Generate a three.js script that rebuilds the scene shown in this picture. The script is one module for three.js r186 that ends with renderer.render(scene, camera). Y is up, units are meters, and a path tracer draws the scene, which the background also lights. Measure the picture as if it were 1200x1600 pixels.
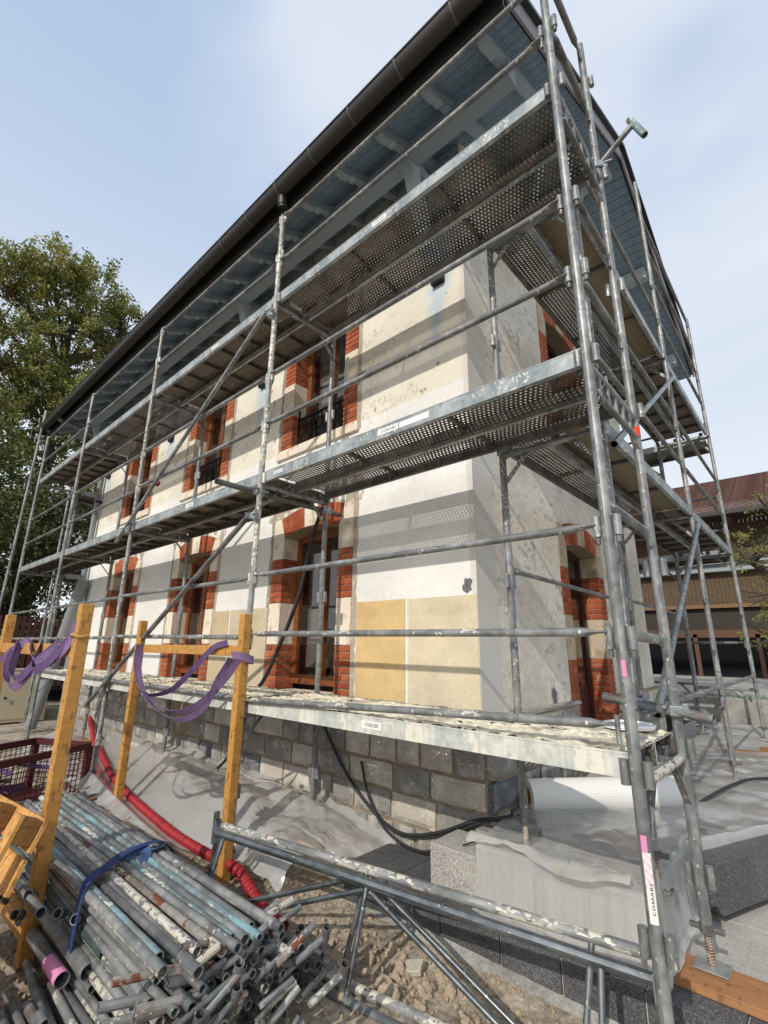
import * as THREE from 'three';
import { RoundedBoxGeometry } from 'three/addons/geometries/RoundedBoxGeometry.js';
import { mergeGeometries } from 'three/addons/utils/BufferGeometryUtils.js';

// ---------------------------------------------------------------- camera, sky, sun, exposure
const scene = new THREE.Scene();
const camera = new THREE.PerspectiveCamera(94.0, 0.75, 0.05, 600);
camera.position.set(1.518, 0.481, 2.524);
camera.rotation.set(0.2747, 0.7343, 0.0106, 'YXZ');
const renderer = new THREE.WebGLRenderer({ antialias: true });
renderer.setSize(768, 1024);
renderer.toneMapping = THREE.LinearToneMapping;
renderer.toneMappingExposure = 1.0;
renderer.shadowMap.enabled = true;
const SUN_DIR = new THREE.Vector3(0.165, 0.575, 0.83).normalize();
const sun = new THREE.DirectionalLight(new THREE.Color(1.0, 0.935, 0.85), 2.85);
sun.position.copy(SUN_DIR).multiplyScalar(60);
sun.target.position.set(-3, 1, -2);
sun.position.add(sun.target.position);
sun.castShadow = true;
sun.shadow.camera.left = -20; sun.shadow.camera.right = 20; sun.shadow.camera.top = 20; sun.shadow.camera.bottom = -20;
sun.shadow.camera.far = 140; sun.shadow.mapSize.set(4096, 4096); sun.shadow.radius = 1;
scene.add(sun, sun.target);

// ---------------------------------------------------------------- noise
let seed = 12345;
function rnd() { seed = (seed * 1664525 + 1013904223) >>> 0; return seed / 4294967296; }
const rr = (a, b) => a + (b - a) * rnd();
function hash(ix, iy, s) {
  let h = (Math.imul(ix, 374761393) + Math.imul(iy, 668265263) + Math.imul(s, 974711)) | 0;
  h = Math.imul(h ^ (h >>> 13), 1274126177); h ^= h >>> 16;
  return (h >>> 0) / 4294967296;
}
function pn(x, y, p, s) {                                 // value noise, period p (0 = none)
  const x0 = Math.floor(x), y0 = Math.floor(y);
  let fx = x - x0, fy = y - y0;
  fx = fx * fx * (3 - 2 * fx); fy = fy * fy * (3 - 2 * fy);
  let xa = x0, xb = x0 + 1, ya = y0, yb = y0 + 1;
  if (p) { const px = p.length ? p[0] : p, py = p.length ? p[1] : p; xa = ((xa % px) + px) % px; xb = (xa + 1) % px; ya = ((ya % py) + py) % py; yb = (ya + 1) % py; }
  const a = hash(xa, ya, s), b = hash(xb, ya, s), c = hash(xa, yb, s), d = hash(xb, yb, s);
  return a + (b - a) * fx + (c - a) * fy + (a - b - c + d) * fx * fy;
}
function fbm(x, y, p, oct, s) {
  let v = 0, a = 0.5, t = 0;
  let px = 0, py = 0; if (p) { px = p.length ? p[0] : p; py = p.length ? p[1] : p; }
  for (let i = 0; i < oct; i++) { v += a * pn(x, y, px ? [px, py] : 0, s + i * 17); t += a; a *= 0.5; x *= 2; y *= 2; px *= 2; py *= 2; }
  return v / t;
}
function crumple(x, y, s) {                               // sharp-creased facets: upper envelope of randomly tilted planes
  const x0 = Math.floor(x), y0 = Math.floor(y); let m = -9;
  for (let j = -1; j <= 1; j++) for (let i = -1; i <= 1; i++) {
    const cx = x0 + i, cy = y0 + j, px = cx + hash(cx, cy, s), py = cy + hash(cx, cy, s + 1), dx = x - px, dy = y - py;
    m = Math.max(m, hash(cx, cy, s + 2) * 0.8 - 0.75 * Math.hypot(dx, dy) + (hash(cx, cy, s + 3) - 0.5) * dx + (hash(cx, cy, s + 4) - 0.5) * dy);
  }
  return Math.max(0, m + 0.35);
}
const ss = (a, b, x) => { const t = Math.min(1, Math.max(0, (x - a) / (b - a))); return t * t * (3 - 2 * t); };
const mix3 = (a, b, t) => [a[0] + (b[0] - a[0]) * t, a[1] + (b[1] - a[1]) * t, a[2] + (b[2] - a[2]) * t];

{ // sky: pale spring blue, paler towards the horizon and around the sun, thin high haze
  const W = 1024, H = 512, d = new Float32Array(W * H * 4);
  for (let j = 0; j < H; j++) for (let i = 0; i < W; i++) {
    const el = (j + 0.5) / H * Math.PI - Math.PI / 2, az = ((i + 0.5) / W - 0.5) * 2 * Math.PI;
    const dir = [Math.cos(el) * Math.cos(az), Math.sin(el), Math.cos(el) * Math.sin(az)];
    const t = ss(0, 1.15, Math.max(0, el));
    let c = mix3([0.92, 0.965, 1.01], [0.43, 0.56, 0.785], Math.pow(t, 0.72));
    const q = 1.6 / (Math.abs(dir[1]) + 0.45);
    const n = fbm(dir[0] * q + 7, dir[2] * q * 1.6 + 3, 0, 5, 5);
    c = mix3(c, [0.90, 0.935, 0.985], 0.6 * ss(0.40, 0.72, n));
    const cs = dir[0] * SUN_DIR.x + dir[1] * SUN_DIR.y + dir[2] * SUN_DIR.z;
    const g = Math.pow(Math.max(0, cs), 10);
    c = [c[0] + g * 0.5, c[1] + g * 0.45, c[2] + g * 0.36];
    if (el < 0) c = mix3(c, [0.30, 0.29, 0.27], ss(0, 0.06, -el));
    d.set([c[0], c[1], c[2], 1], (j * W + i) * 4);
  }
  const t = new THREE.DataTexture(d, W, H, THREE.RGBAFormat, THREE.FloatType);
  t.mapping = THREE.EquirectangularReflectionMapping; t.magFilter = THREE.LinearFilter; t.minFilter = THREE.LinearFilter;
  t.wrapS = THREE.RepeatWrapping; t.needsUpdate = true;
  scene.background = t; scene.environment = t;
}

// ---------------------------------------------------------------- textures and materials
function tex(w, h, fn, rep = 1) {                         // fn(u, v) -> sRGB 0..255
  const d = new Uint8Array(w * h * 4);
  for (let j = 0; j < h; j++) for (let i = 0; i < w; i++) {
    const c = fn((i + 0.5) / w, (j + 0.5) / h), k = (j * w + i) * 4;
    d[k] = Math.max(0, Math.min(255, c[0])); d[k + 1] = Math.max(0, Math.min(255, c[1])); d[k + 2] = Math.max(0, Math.min(255, c[2])); d[k + 3] = 255;
  }
  const t = new THREE.DataTexture(d, w, h); t.wrapS = t.wrapT = THREE.RepeatWrapping;
  t.magFilter = THREE.LinearFilter; t.minFilter = THREE.LinearMipmapLinearFilter; t.generateMipmaps = true;
  t.colorSpace = THREE.SRGBColorSpace; t.repeat.set(rep, rep); t.needsUpdate = true; return t;
}
function grey(w, h, fn, rep = 1) { const t = tex(w, h, (u, v) => { const g = fn(u, v) * 255; return [g, g, g]; }, rep); t.colorSpace = THREE.NoColorSpace; return t; }
function M(o) { return new THREE.MeshPhysicalMaterial(Object.assign({ roughness: 0.8, side: THREE.DoubleSide }, o)); }

function galvTex(base, blotch, fleck, amount, rust, s, peel) {
  return tex(512, 512, (u, v) => {
    const a = fbm(u * 6, v * 6, 6, 4, s), b = fbm(u * 28, v * 28, 28, 3, s + 3), st = fbm(u * 70, v * 5, [70, 5], 2, s + 4);
    let c = mix3(base, blotch, ss(0.35, 0.68, a));
    const k = (b - 0.5) * 44 + (st - 0.5) * 18; c = [c[0] + k, c[1] + k, c[2] + k];
    if (rust) c = mix3(c, [112, 64, 44], rust * ss(0.54, 0.66, fbm(u * 9, v * 14, [9, 14], 4, s + 31)));
    // paint and plaster: a cluster mask picks where splashes sit, fine noise gives their ragged outline
    const cl = fbm(u * 5, v * 3, [5, 3], 3, s + 21), f = fbm(u * 66, v * 40, [66, 40], 4, s + 9), sp = pn(u * 120, v * 80, [120, 80], s + 5);
    const th = 0.80 - amount * 0.62 * ss(0.38, 0.66, cl) - amount * 0.10;
    c = mix3(c, fleck, 0.92 * ss(th, th + 0.035, f * 0.8 + sp * 0.2));
    return c;
  });
}
const T = {};
T.galv = galvTex([120, 122, 122], [150, 152, 151], [206, 201, 186], 0.20, 0, 1);
T.galvSpl = galvTex([118, 120, 119], [148, 149, 147], [214, 208, 190], 0.52, 0, 41);
T.galvDark = galvTex([98, 101, 102], [128, 130, 130], [186, 180, 166], 0.18, 0.2, 77);
T.galvRust = galvTex([116, 108, 100], [150, 146, 140], [206, 196, 178], 0.62, 1, 99);
T.blue = galvTex([110, 124, 126], [124, 156, 162], [204, 204, 194], 0.46, 0.25, 131);
T.under = galvTex([86, 83, 78], [112, 108, 101], [150, 143, 128], 0.22, 0.15, 151);
T.edge = galvTex([138, 146, 149], [166, 171, 171], [206, 203, 192], 0.30, 0, 171);
T.render = tex(768, 768, (u, v) => {
  const a = fbm(u * 5, v * 5, 5, 5, 11), b = fbm(u * 90, v * 90, 90, 2, 12), l = fbm(u * 26, v * 40, [26, 40], 4, 15);
  let c = mix3([208, 201, 187], [226, 220, 207], ss(0.3, 0.7, a)); const k = (b - 0.5) * 30; c = [c[0] + k, c[1] + k, c[2] + k];
  return mix3(c, [140, 136, 130], 0.4 * ss(0.58, 0.74, l) * ss(0.5, 0.66, a));
}, 0.4);
T.renderB = grey(512, 512, (u, v) => 0.5 * fbm(u * 60, v * 60, 60, 3, 21) + 0.5 * fbm(u * 12, v * 12, 12, 3, 22));
T.conc = tex(512, 512, (u, v) => { const a = fbm(u * 5, v * 5, 5, 5, 31), b = fbm(u * 80, v * 80, 80, 2, 32); const k = (b - 0.5) * 40 + (a - 0.5) * 60; return [150 + k, 147 + k, 140 + k]; });
function graniteTex(base, dark, light, s) {
  return tex(512, 512, (u, v) => {
    const a = pn(u * 250, v * 250, 250, s), b = pn(u * 210, v * 210, 210, s + 1), c0 = fbm(u * 4, v * 4, 4, 4, s + 2);
    let c = mix3(base, dark, 0.8 * ss(0.5, 0.85, a)); c = mix3(c, light, 0.8 * ss(0.55, 0.9, b)); const k = (c0 - 0.5) * 34; return [c[0] + k, c[1] + k, c[2] + k];
  });
}
T.graniteD = graniteTex([82, 83, 85], [46, 47, 50], [128, 128, 126], 51);
T.graniteL = graniteTex([176, 172, 165], [104, 102, 99], [214, 211, 204], 55);
T.pave = graniteTex([172, 168, 160], [138, 135, 130], [196, 192, 184], 59);
function stoneTex(b1, b2, dk, s) {
  return tex(256, 256, (u, v) => { const a = fbm(u * 4, v * 4, 4, 5, s), b = fbm(u * 32, v * 32, 32, 3, s + 4); let c = mix3(b1, b2, ss(0.3, 0.7, a)); c = mix3(c, dk, 0.7 * ss(0.58, 0.7, b)); const k = (b - 0.5) * 70; return [c[0] + k, c[1] + k, c[2] + k]; }, 2);
}
T.stoneA = stoneTex([142, 139, 133], [182, 177, 168], [98, 97, 96], 61);
T.stoneB = stoneTex([98, 100, 104], [134, 134, 134], [66, 68, 72], 62);
T.stoneC = stoneTex([188, 180, 166], [212, 205, 192], [146, 138, 126], 63);
T.mortar = tex(256, 256, (u, v) => { const b = fbm(u * 40, v * 40, 40, 3, 65), a = fbm(u * 5, v * 5, 5, 3, 66); const k = (b - 0.5) * 50 + (a - 0.5) * 30; return [146 + k, 132 + k, 110 + k]; }, 2);
T.brick = tex(256, 256, (u, v) => { const b = fbm(u * 34, v * 34, 34, 3, 71), a = fbm(u * 7, v * 7, 7, 4, 72); const k = (b - 0.5) * 46 + (a - 0.5) * 56; return [174 + k, 97 + k * 0.8, 62 + k * 0.7]; }, 2);
T.white = tex(512, 512, (u, v) => { const b = fbm(u * 50, v * 50, 50, 3, 81), a = fbm(u * 5, v * 5, 5, 4, 82); const k = (b - 0.5) * 22 + (a - 0.5) * 26; return mix3([228 + k, 216 + k, 197 + k], [168, 146, 122], 0.5 * ss(0.6, 0.72, fbm(u * 20, v * 9, [20, 9], 4, 84))); });
function woodTex(c1, c2, dk, s, scr) {
  return tex(512, 512, (u, v) => { const g = fbm(u * 3 + fbm(u * 2, v * 2, 2, 2, s) * 0.7, v * 46, [3, 46], 4, s + 1), f = fbm(u * 8, v * 140, [8, 140], 2, s + 2), d = fbm(u * 40, v * 24, [40, 24], 4, s + 5); let c = mix3(c1, c2, g); const k = (f - 0.5) * 26; c = [c[0] + k, c[1] + k, c[2] + k]; return mix3(c, dk, scr * ss(0.63, 0.7, d)); });
}
T.woodY = woodTex([180, 128, 58], [198, 146, 74], [120, 84, 48], 91, 0.6);
T.pallet = woodTex([186, 132, 68], [214, 166, 98], [124, 84, 44], 95, 0.5);
T.palletEnd = woodTex([108, 72, 36], [136, 94, 50], [70, 46, 26], 97, 0.5);
T.plank = woodTex([150, 104, 66], [172, 122, 80], [98, 66, 42], 98, 0.4);
T.frame = woodTex([112, 62, 28], [136, 78, 38], [56, 30, 16], 101, 0.4);
T.clad = woodTex([80, 66, 50], [108, 90, 68], [62, 50, 38], 105, 0.5);
T.soil = tex(768, 768, (u, v) => { const a = fbm(u * 7, v * 7, 7, 5, 111), b = fbm(u * 70, v * 70, 70, 3, 112), c0 = pn(u * 180, v * 180, 180, 113); let c = mix3([136, 125, 109], [172, 160, 142], ss(0.3, 0.7, a)); const k = (b - 0.5) * 80 + (c0 - 0.5) * 34; return [c[0] + k, c[1] + k, c[2] + k]; }, 0.6);
T.clod = tex(256, 256, (u, v) => { const a = fbm(u * 5, v * 5, 5, 4, 115), b = fbm(u * 40, v * 40, 40, 3, 116); const k = (b - 0.5) * 60; return mix3([150 + k, 133 + k, 112 + k], [184 + k, 168 + k, 146 + k], a); }, 2);
T.bark = tex(256, 256, (u, v) => { const a = fbm(u * 24, v * 5, [24, 5], 4, 121); const k = (a - 0.5) * 70; return [76 + k, 66 + k, 56 + k]; });
T.tile = tex(256, 256, (u, v) => { const a = fbm(u * 9, v * 9, 9, 3, 125); const k = (a - 0.5) * 40; return [96 + k, 70 + k, 62 + k]; });
T.soffit = woodTex([124, 148, 168], [140, 163, 182], [106, 128, 147], 127, 0.4);
T.crust = tex(512, 512, (u, v) => { const a = fbm(u * 6, v * 6, 6, 4, 141), b = fbm(u * 44, v * 44, 44, 3, 142); const k = (b - 0.5) * 60; return mix3([222 + k, 214 + k, 190 + k], [176 + k, 168 + k, 150 + k], ss(0.5, 0.7, a)); });
T.plast = tex(512, 512, (u, v) => { const d = fbm(u * 7, v * 7, 7, 5, 145), b = fbm(u * 30, v * 30, 30, 3, 146); return mix3([234, 234, 232], [196, 184, 164], 0.5 * ss(0.6, 0.78, d) * ss(0.42, 0.62, b)); });

T.web = tex(256, 256, (u, v) => { const st = Math.abs((u * 14) % 1 - 0.5) * 2, n = fbm(u * 60, v * 60, 60, 2, 181), d = fbm(u * 8, v * 8, 8, 4, 183); const k = 226 - 60 * ss(0.75, 0.95, st) + (n - 0.5) * 50 - 60 * ss(0.55, 0.75, d); return [k, k, k * 0.98]; }, 10);

const mat = {
  galv: M({ map: T.galv, metalness: 0.35, roughness: 0.48 }),
  galvSpl: M({ map: T.galvSpl, metalness: 0.25, roughness: 0.55 }),
  galvDark: M({ map: T.galvDark, metalness: 0.35, roughness: 0.5 }),
  galvRust: M({ map: T.galvRust, metalness: 0.1, roughness: 0.8 }),
  blue: M({ map: T.blue, metalness: 0.05, roughness: 0.65 }),
  shiny: M({ map: T.galv, color: 0xe8eef2, metalness: 0.75, roughness: 0.32 }),
  zinc: M({ color: 0x9aa1a5, metalness: 0.6, roughness: 0.4 }),
  under: M({ map: T.under, metalness: 0.2, roughness: 0.6 }),
  edge: M({ map: T.edge, metalness: 0.25, roughness: 0.5 }),
  ply: M({ map: woodTex([112, 104, 93], [130, 121, 108], [86, 78, 68], 161, 0.6), roughness: 0.85 }),
  crust: M({ map: T.crust, roughness: 0.95 }),
  render: M({ map: T.render, bumpMap: T.renderB, bumpScale: 0.006, roughness: 0.95 }),
  conc: M({ map: T.conc, bumpMap: T.renderB, bumpScale: 0.003, roughness: 0.95 }),
  graniteD: M({ map: T.graniteD, roughness: 0.75 }), graniteL: M({ map: T.graniteL, roughness: 0.8 }), pave: M({ map: T.pave, roughness: 0.9 }),
  stoneA: M({ map: T.stoneA, roughness: 0.95 }), stoneB: M({ map: T.stoneB, roughness: 0.9 }), stoneC: M({ map: T.stoneC, roughness: 0.95 }),
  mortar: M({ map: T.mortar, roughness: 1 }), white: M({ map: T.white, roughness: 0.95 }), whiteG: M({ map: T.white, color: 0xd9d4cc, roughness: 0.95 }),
  brick: [0xffffff, 0xe6d8d0, 0xf6e2d0, 0xd8c0b8].map((c) => M({ map: T.brick, color: c, roughness: 0.9 })),
  yellow: M({ map: T.woodY, roughness: 0.6 }), pallet: M({ map: T.pallet, roughness: 0.85 }), palletEnd: M({ map: T.palletEnd, roughness: 0.95 }), plank: M({ map: T.plank, roughness: 0.8 }),
  frame: M({ map: T.frame, roughness: 0.5 }), darkFrame: M({ color: 0x3a1512, roughness: 0.45 }), clad: M({ map: T.clad, roughness: 0.9 }),
  soil: M({ map: T.soil, roughness: 1 }), clod: M({ map: T.clod, roughness: 1 }), bark: M({ map: T.bark, roughness: 1 }), tile: M({ map: T.tile, roughness: 0.85 }),
  soffit: M({ map: T.soffit, roughness: 0.7 }), beam: M({ color: 0x93a3ae, roughness: 0.65 }), beamL: M({ color: 0xa9b7c1, roughness: 0.65 }), rafter: M({ color: 0xa3b2be, roughness: 0.65 }), plate: M({ map: T.under, color: 0xffffff, roughness: 0.7 }),
  gutter: M({ color: 0x343231, metalness: 0.2, roughness: 0.42 }), fascia: M({ color: 0x8d8890, roughness: 0.6 }), capping: M({ color: 0x22302f, metalness: 0.2, roughness: 0.5 }),
  plastic: M({ map: T.plast, clearcoat: 0.8, clearcoatRoughness: 0.14, transmission: 0.6, thickness: 0, roughness: 0.2, ior: 1.45 }),
  plastic2: M({ map: T.plast, clearcoat: 0.7, clearcoatRoughness: 0.15, transmission: 0.6, thickness: 0, roughness: 0.2, ior: 1.45 }),
  red: M({ map: T.web, color: 0xc02834, roughness: 0.65 }), redPaint: M({ color: 0x4a1014, roughness: 0.6 }), purple: M({ map: T.web, color: 0x9a7cae, roughness: 0.9 }), purpleD: M({ map: T.web, color: 0x765a90, roughness: 0.9 }),
  strap: M({ map: T.web, color: 0x30457e, roughness: 0.9 }), rubber: M({ color: 0x26282b, roughness: 0.6 }), grey: M({ color: 0x84898c, roughness: 0.55 }), iron: M({ color: 0x18181a, roughness: 0.55, metalness: 0.3 }),
  glass: new THREE.MeshPhysicalMaterial({ color: 0xffffff, transmission: 1, thickness: 0, roughness: 0.02, ior: 1.5 }),
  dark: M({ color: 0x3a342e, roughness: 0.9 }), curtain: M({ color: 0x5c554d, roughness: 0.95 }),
  cabinet: M({ color: 0xc4b79a, roughness: 0.6 }), roll: M({ color: 0xe2e0da, roughness: 0.55, bumpMap: T.renderB, bumpScale: 0.002 }), core: M({ color: 0x8b6a44, roughness: 0.95 }),
  orange: M({ color: 0xd8481e, roughness: 0.7 }), pink: M({ color: 0xd98bb4, roughness: 0.8 }), lid: M({ color: 0xf0f0f0, roughness: 0.4 }),
  steel: M({ color: 0x8f979c, metalness: 0.3, roughness: 0.5 }), rope: M({ color: 0xb08a4e, roughness: 0.95 }), oldwood: M({ color: 0x5c4230, roughness: 0.8 }), rawwood: M({ color: 0x8a5e38, roughness: 0.8 }),
};

// ---------------------------------------------------------------- geometry helpers
const V = (x, y, z) => new THREE.Vector3(x, y, z);
function tri(g, ox = 0, oy = 0, oz = 0) {                 // box-mapped uv in metres
  if (g.index) g = g.toNonIndexed();
  const p = g.attributes.position, n = g.attributes.normal, uv = new Float32Array(p.count * 2);
  for (let i = 0; i < p.count; i++) {
    const ax = Math.abs(n.getX(i)), ay = Math.abs(n.getY(i)), az = Math.abs(n.getZ(i));
    const x = p.getX(i) + ox, y = p.getY(i) + oy, z = p.getZ(i) + oz;
    if (ay >= ax && ay >= az) { uv[2 * i] = x; uv[2 * i + 1] = z; } else if (ax >= az) { uv[2 * i] = z; uv[2 * i + 1] = y; } else { uv[2 * i] = x; uv[2 * i + 1] = y; }
  }
  g.setAttribute('uv', new THREE.BufferAttribute(uv, 2));
  return g;
}
function bx(w, h, d, x = 0, y = 0, z = 0, r = 0) {
  const g = r ? new RoundedBoxGeometry(w, h, d, 1, r) : new THREE.BoxGeometry(w, h, d);
  g.translate(x, y, z); return tri(g);
}
const UP = V(0, 1, 0);
function orient(g, a, b) {                                 // geometry along +y from 0 moved to a -> b
  const d = b.clone().sub(a).normalize();
  const q = new THREE.Quaternion().setFromUnitVectors(UP, d);
  g.applyQuaternion(q); g.translate(a.x, a.y, a.z); return g;
}
function tube(a, b, r, seg = 12) {
  const L = a.distanceTo(b);
  let g = new THREE.CylinderGeometry(r, r, L, seg, 1).translate(0, L / 2, 0).toNonIndexed();
  const uv = g.attributes.uv, o = rnd(), o2 = rnd();
  for (let i = 0; i < uv.count; i++) uv.setXY(i, uv.getX(i) * 2 * Math.PI * r + o, uv.getY(i) * L + o2);
  return orient(g, a, b);
}
function pipe(a, b, r, th = 0.004, seg = 14) {             // open-ended tube with wall thickness
  const L = a.distanceTo(b);
  let g = new THREE.LatheGeometry([[r, 0], [r, L], [r - th, L], [r - th, 0], [r, 0]].map((p) => new THREE.Vector2(p[0], p[1])), seg).toNonIndexed();
  g.computeVertexNormals();
  const p = g.attributes.position, uv = g.attributes.uv, o = rnd(), o2 = rnd();
  for (let i = 0; i < uv.count; i++) uv.setXY(i, uv.getX(i) * 2 * Math.PI * r + o, p.getY(i) + o2);
  return orient(g, a, b);
}
function railGeo(L, r) {                                   // guard rail along +y, its ends pressed flat
  const st = [[0, 0.3, 1.5], [0.05, 0.3, 1.5], [0.11, 1, 1], [L - 0.11, 1, 1], [L - 0.05, 0.3, 1.5], [L, 0.3, 1.5]], N = 12, pos = [], uv = [], idx = [];
  st.forEach(([y, a, b]) => { for (let k = 0; k <= N; k++) { const t = k / N * Math.PI * 2; pos.push(Math.cos(t) * r * a, y, Math.sin(t) * r * b); uv.push(k / N * 0.13, y); } });
  for (let s = 0; s < st.length - 1; s++) for (let k = 0; k < N; k++) { const a = s * (N + 1) + k, b = a + N + 1; idx.push(a, b, a + 1, b, b + 1, a + 1); }
  const g = new THREE.BufferGeometry(); g.setAttribute('position', new THREE.Float32BufferAttribute(pos, 3)); g.setAttribute('uv', new THREE.Float32BufferAttribute(uv, 2)); g.setIndex(idx); g.computeVertexNormals();
  return g.toNonIndexed();
}
function curveTube(pts, r, n = 60, seg = 8) {
  const c = new THREE.CatmullRomCurve3(pts.map((p) => V(...p)));
  const g = new THREE.TubeGeometry(c, n, r, seg).toNonIndexed(); return g;
}
function ribbon(pts, w, axis, n = 40, twist = 0) {         // flat strap, thickness 3 mm, width along axis (with a slow twist)
  const c = new THREE.CatmullRomCurve3(pts.map((p) => V(...p))), pos = [], uv = [], idx = [];
  for (let i = 0; i <= n; i++) {
    const t = i / n, p = c.getPoint(t), d = c.getTangent(t);
    const a = axis.clone().addScaledVector(d, -axis.dot(d)).normalize(); a.applyAxisAngle(d, Math.sin(t * 5 + twist) * twist);
    const nn = new THREE.Vector3().crossVectors(a, d).normalize();
    for (const [s, h] of [[-1, -1], [1, -1], [1, 1], [-1, 1]]) { const q = p.clone().addScaledVector(a, s * w / 2).addScaledVector(nn, h * 0.0015); pos.push(q.x, q.y, q.z); uv.push(s * w, t); }
  }
  for (let i = 0; i < n; i++) for (let k = 0; k < 4; k++) { const a = i * 4 + k, b = i * 4 + (k + 1) % 4; idx.push(a, b, a + 4, b, b + 4, a + 4); }
  let g = new THREE.BufferGeometry(); g.setAttribute('position', new THREE.Float32BufferAttribute(pos, 3)); g.setAttribute('uv', new THREE.Float32BufferAttribute(uv, 2)); g.setIndex(idx);
  g = g.toNonIndexed(); g.computeVertexNormals(); return g;
}
function ext(pts, depth, bevel = 0) {                      // polygon in xy extruded along +z
  const s = new THREE.Shape(pts.map((p) => new THREE.Vector2(p[0], p[1])));
  return tri(new THREE.ExtrudeGeometry(s, { depth, bevelEnabled: bevel > 0, bevelSize: bevel, bevelThickness: bevel, bevelSegments: 1, steps: 1 }));
}
function grid(nx, nz, fn) {                                // fn(u, v) -> [x, y, z, uvx, uvy] or null to leave a hole
  const P = [], pos = [], uv = [];
  for (let j = 0; j <= nz; j++) for (let i = 0; i <= nx; i++) P.push(fn(i / nx, j / nz));
  const put = (a) => { pos.push(a[0], a[1], a[2]); uv.push(a[3], a[4]); };
  for (let j = 0; j < nz; j++) for (let i = 0; i < nx; i++) {
    const a = P[j * (nx + 1) + i], b = P[j * (nx + 1) + i + 1], c = P[(j + 1) * (nx + 1) + i], d = P[(j + 1) * (nx + 1) + i + 1];
    if (!a || !b || !c || !d) continue;
    put(a); put(c); put(b); put(b); put(c); put(d);
  }
  const g = new THREE.BufferGeometry(); g.setAttribute('position', new THREE.Float32BufferAttribute(pos, 3)); g.setAttribute('uv', new THREE.Float32BufferAttribute(uv, 2)); g.computeVertexNormals(); return g;
}
function smoothGrid(nx, nz, fn) {                          // same with shared vertices, smooth normals
  const pos = [], uv = [], idx = [];
  for (let j = 0; j <= nz; j++) for (let i = 0; i <= nx; i++) { const a = fn(i / nx, j / nz); pos.push(a[0], a[1], a[2]); uv.push(a[3], a[4]); }
  for (let j = 0; j < nz; j++) for (let i = 0; i < nx; i++) { const a = j * (nx + 1) + i, b = a + 1, c = a + nx + 1, d = c + 1; idx.push(a, c, b, b, c, d); }
  const g = new THREE.BufferGeometry(); g.setAttribute('position', new THREE.Float32BufferAttribute(pos, 3)); g.setAttribute('uv', new THREE.Float32BufferAttribute(uv, 2)); g.setIndex(idx); g.computeVertexNormals(); return g;
}
const mg = (list) => (list.length === 1 ? list[0] : mergeGeometries(list.map((g) => { const h = g.index ? g.toNonIndexed() : g; for (const k of Object.keys(h.attributes)) if (!['position', 'normal', 'uv'].includes(k)) h.deleteAttribute(k); return h; })));

// ---------------------------------------------------------------- object helpers
const used = {};
function numbered(n) { const k = used[n] || 0; used[n] = k + 1; return k ? n + '_' + String(k).padStart(3, '0') : n; }
function tag(o, label, category, group, kind) { o.userData = Object.assign({}, o.userData, { label, category }); if (group) o.userData.group = group; if (kind) o.userData.kind = kind; return o; }
function thing(name, label, category, group, pos) { const o = new THREE.Group(); o.name = numbered(name); scene.add(o); if (pos) o.position.set(...pos); return tag(o, label, category, group); }
function mesh(name, g, m, parent) { const o = new THREE.Mesh(Array.isArray(g) ? mg(g) : g, m); o.name = parent ? name : numbered(name); o.castShadow = o.receiveShadow = true; (parent || scene).add(o); return o; }
function part(name, parent) { const o = new THREE.Group(); o.name = name; parent.add(o); return o; }
function single(name, label, category, group, g, m) { return tag(mesh(name, g, m), label, category, group); }
function struct(name, g, m) { const o = mesh(name, g, m); o.userData.kind = 'structure'; return o; }
function stuff(o) { o.userData.kind = 'stuff'; return o; }
function copy(o, label, group) { const c = o.clone(); c.name = numbered(o.name.replace(/_\d\d\d$/, '')); c.userData = Object.assign({}, o.userData); if (label) c.userData.label = label; if (group) c.userData.group = group; scene.add(c); return c; }
function textMap(txt, w, h, fg, bg, font, extra) {
  const c = document.createElement('canvas'); c.width = w; c.height = h; const x = c.getContext('2d');
  x.fillStyle = bg; x.fillRect(0, 0, w, h); if (extra) extra(x, w, h); x.fillStyle = fg; x.font = font; x.textAlign = 'center'; x.textBaseline = 'middle'; x.fillText(txt, w / 2, h / 2);
  const t = new THREE.CanvasTexture(c); t.colorSpace = THREE.SRGBColorSpace; return t;
}
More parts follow.
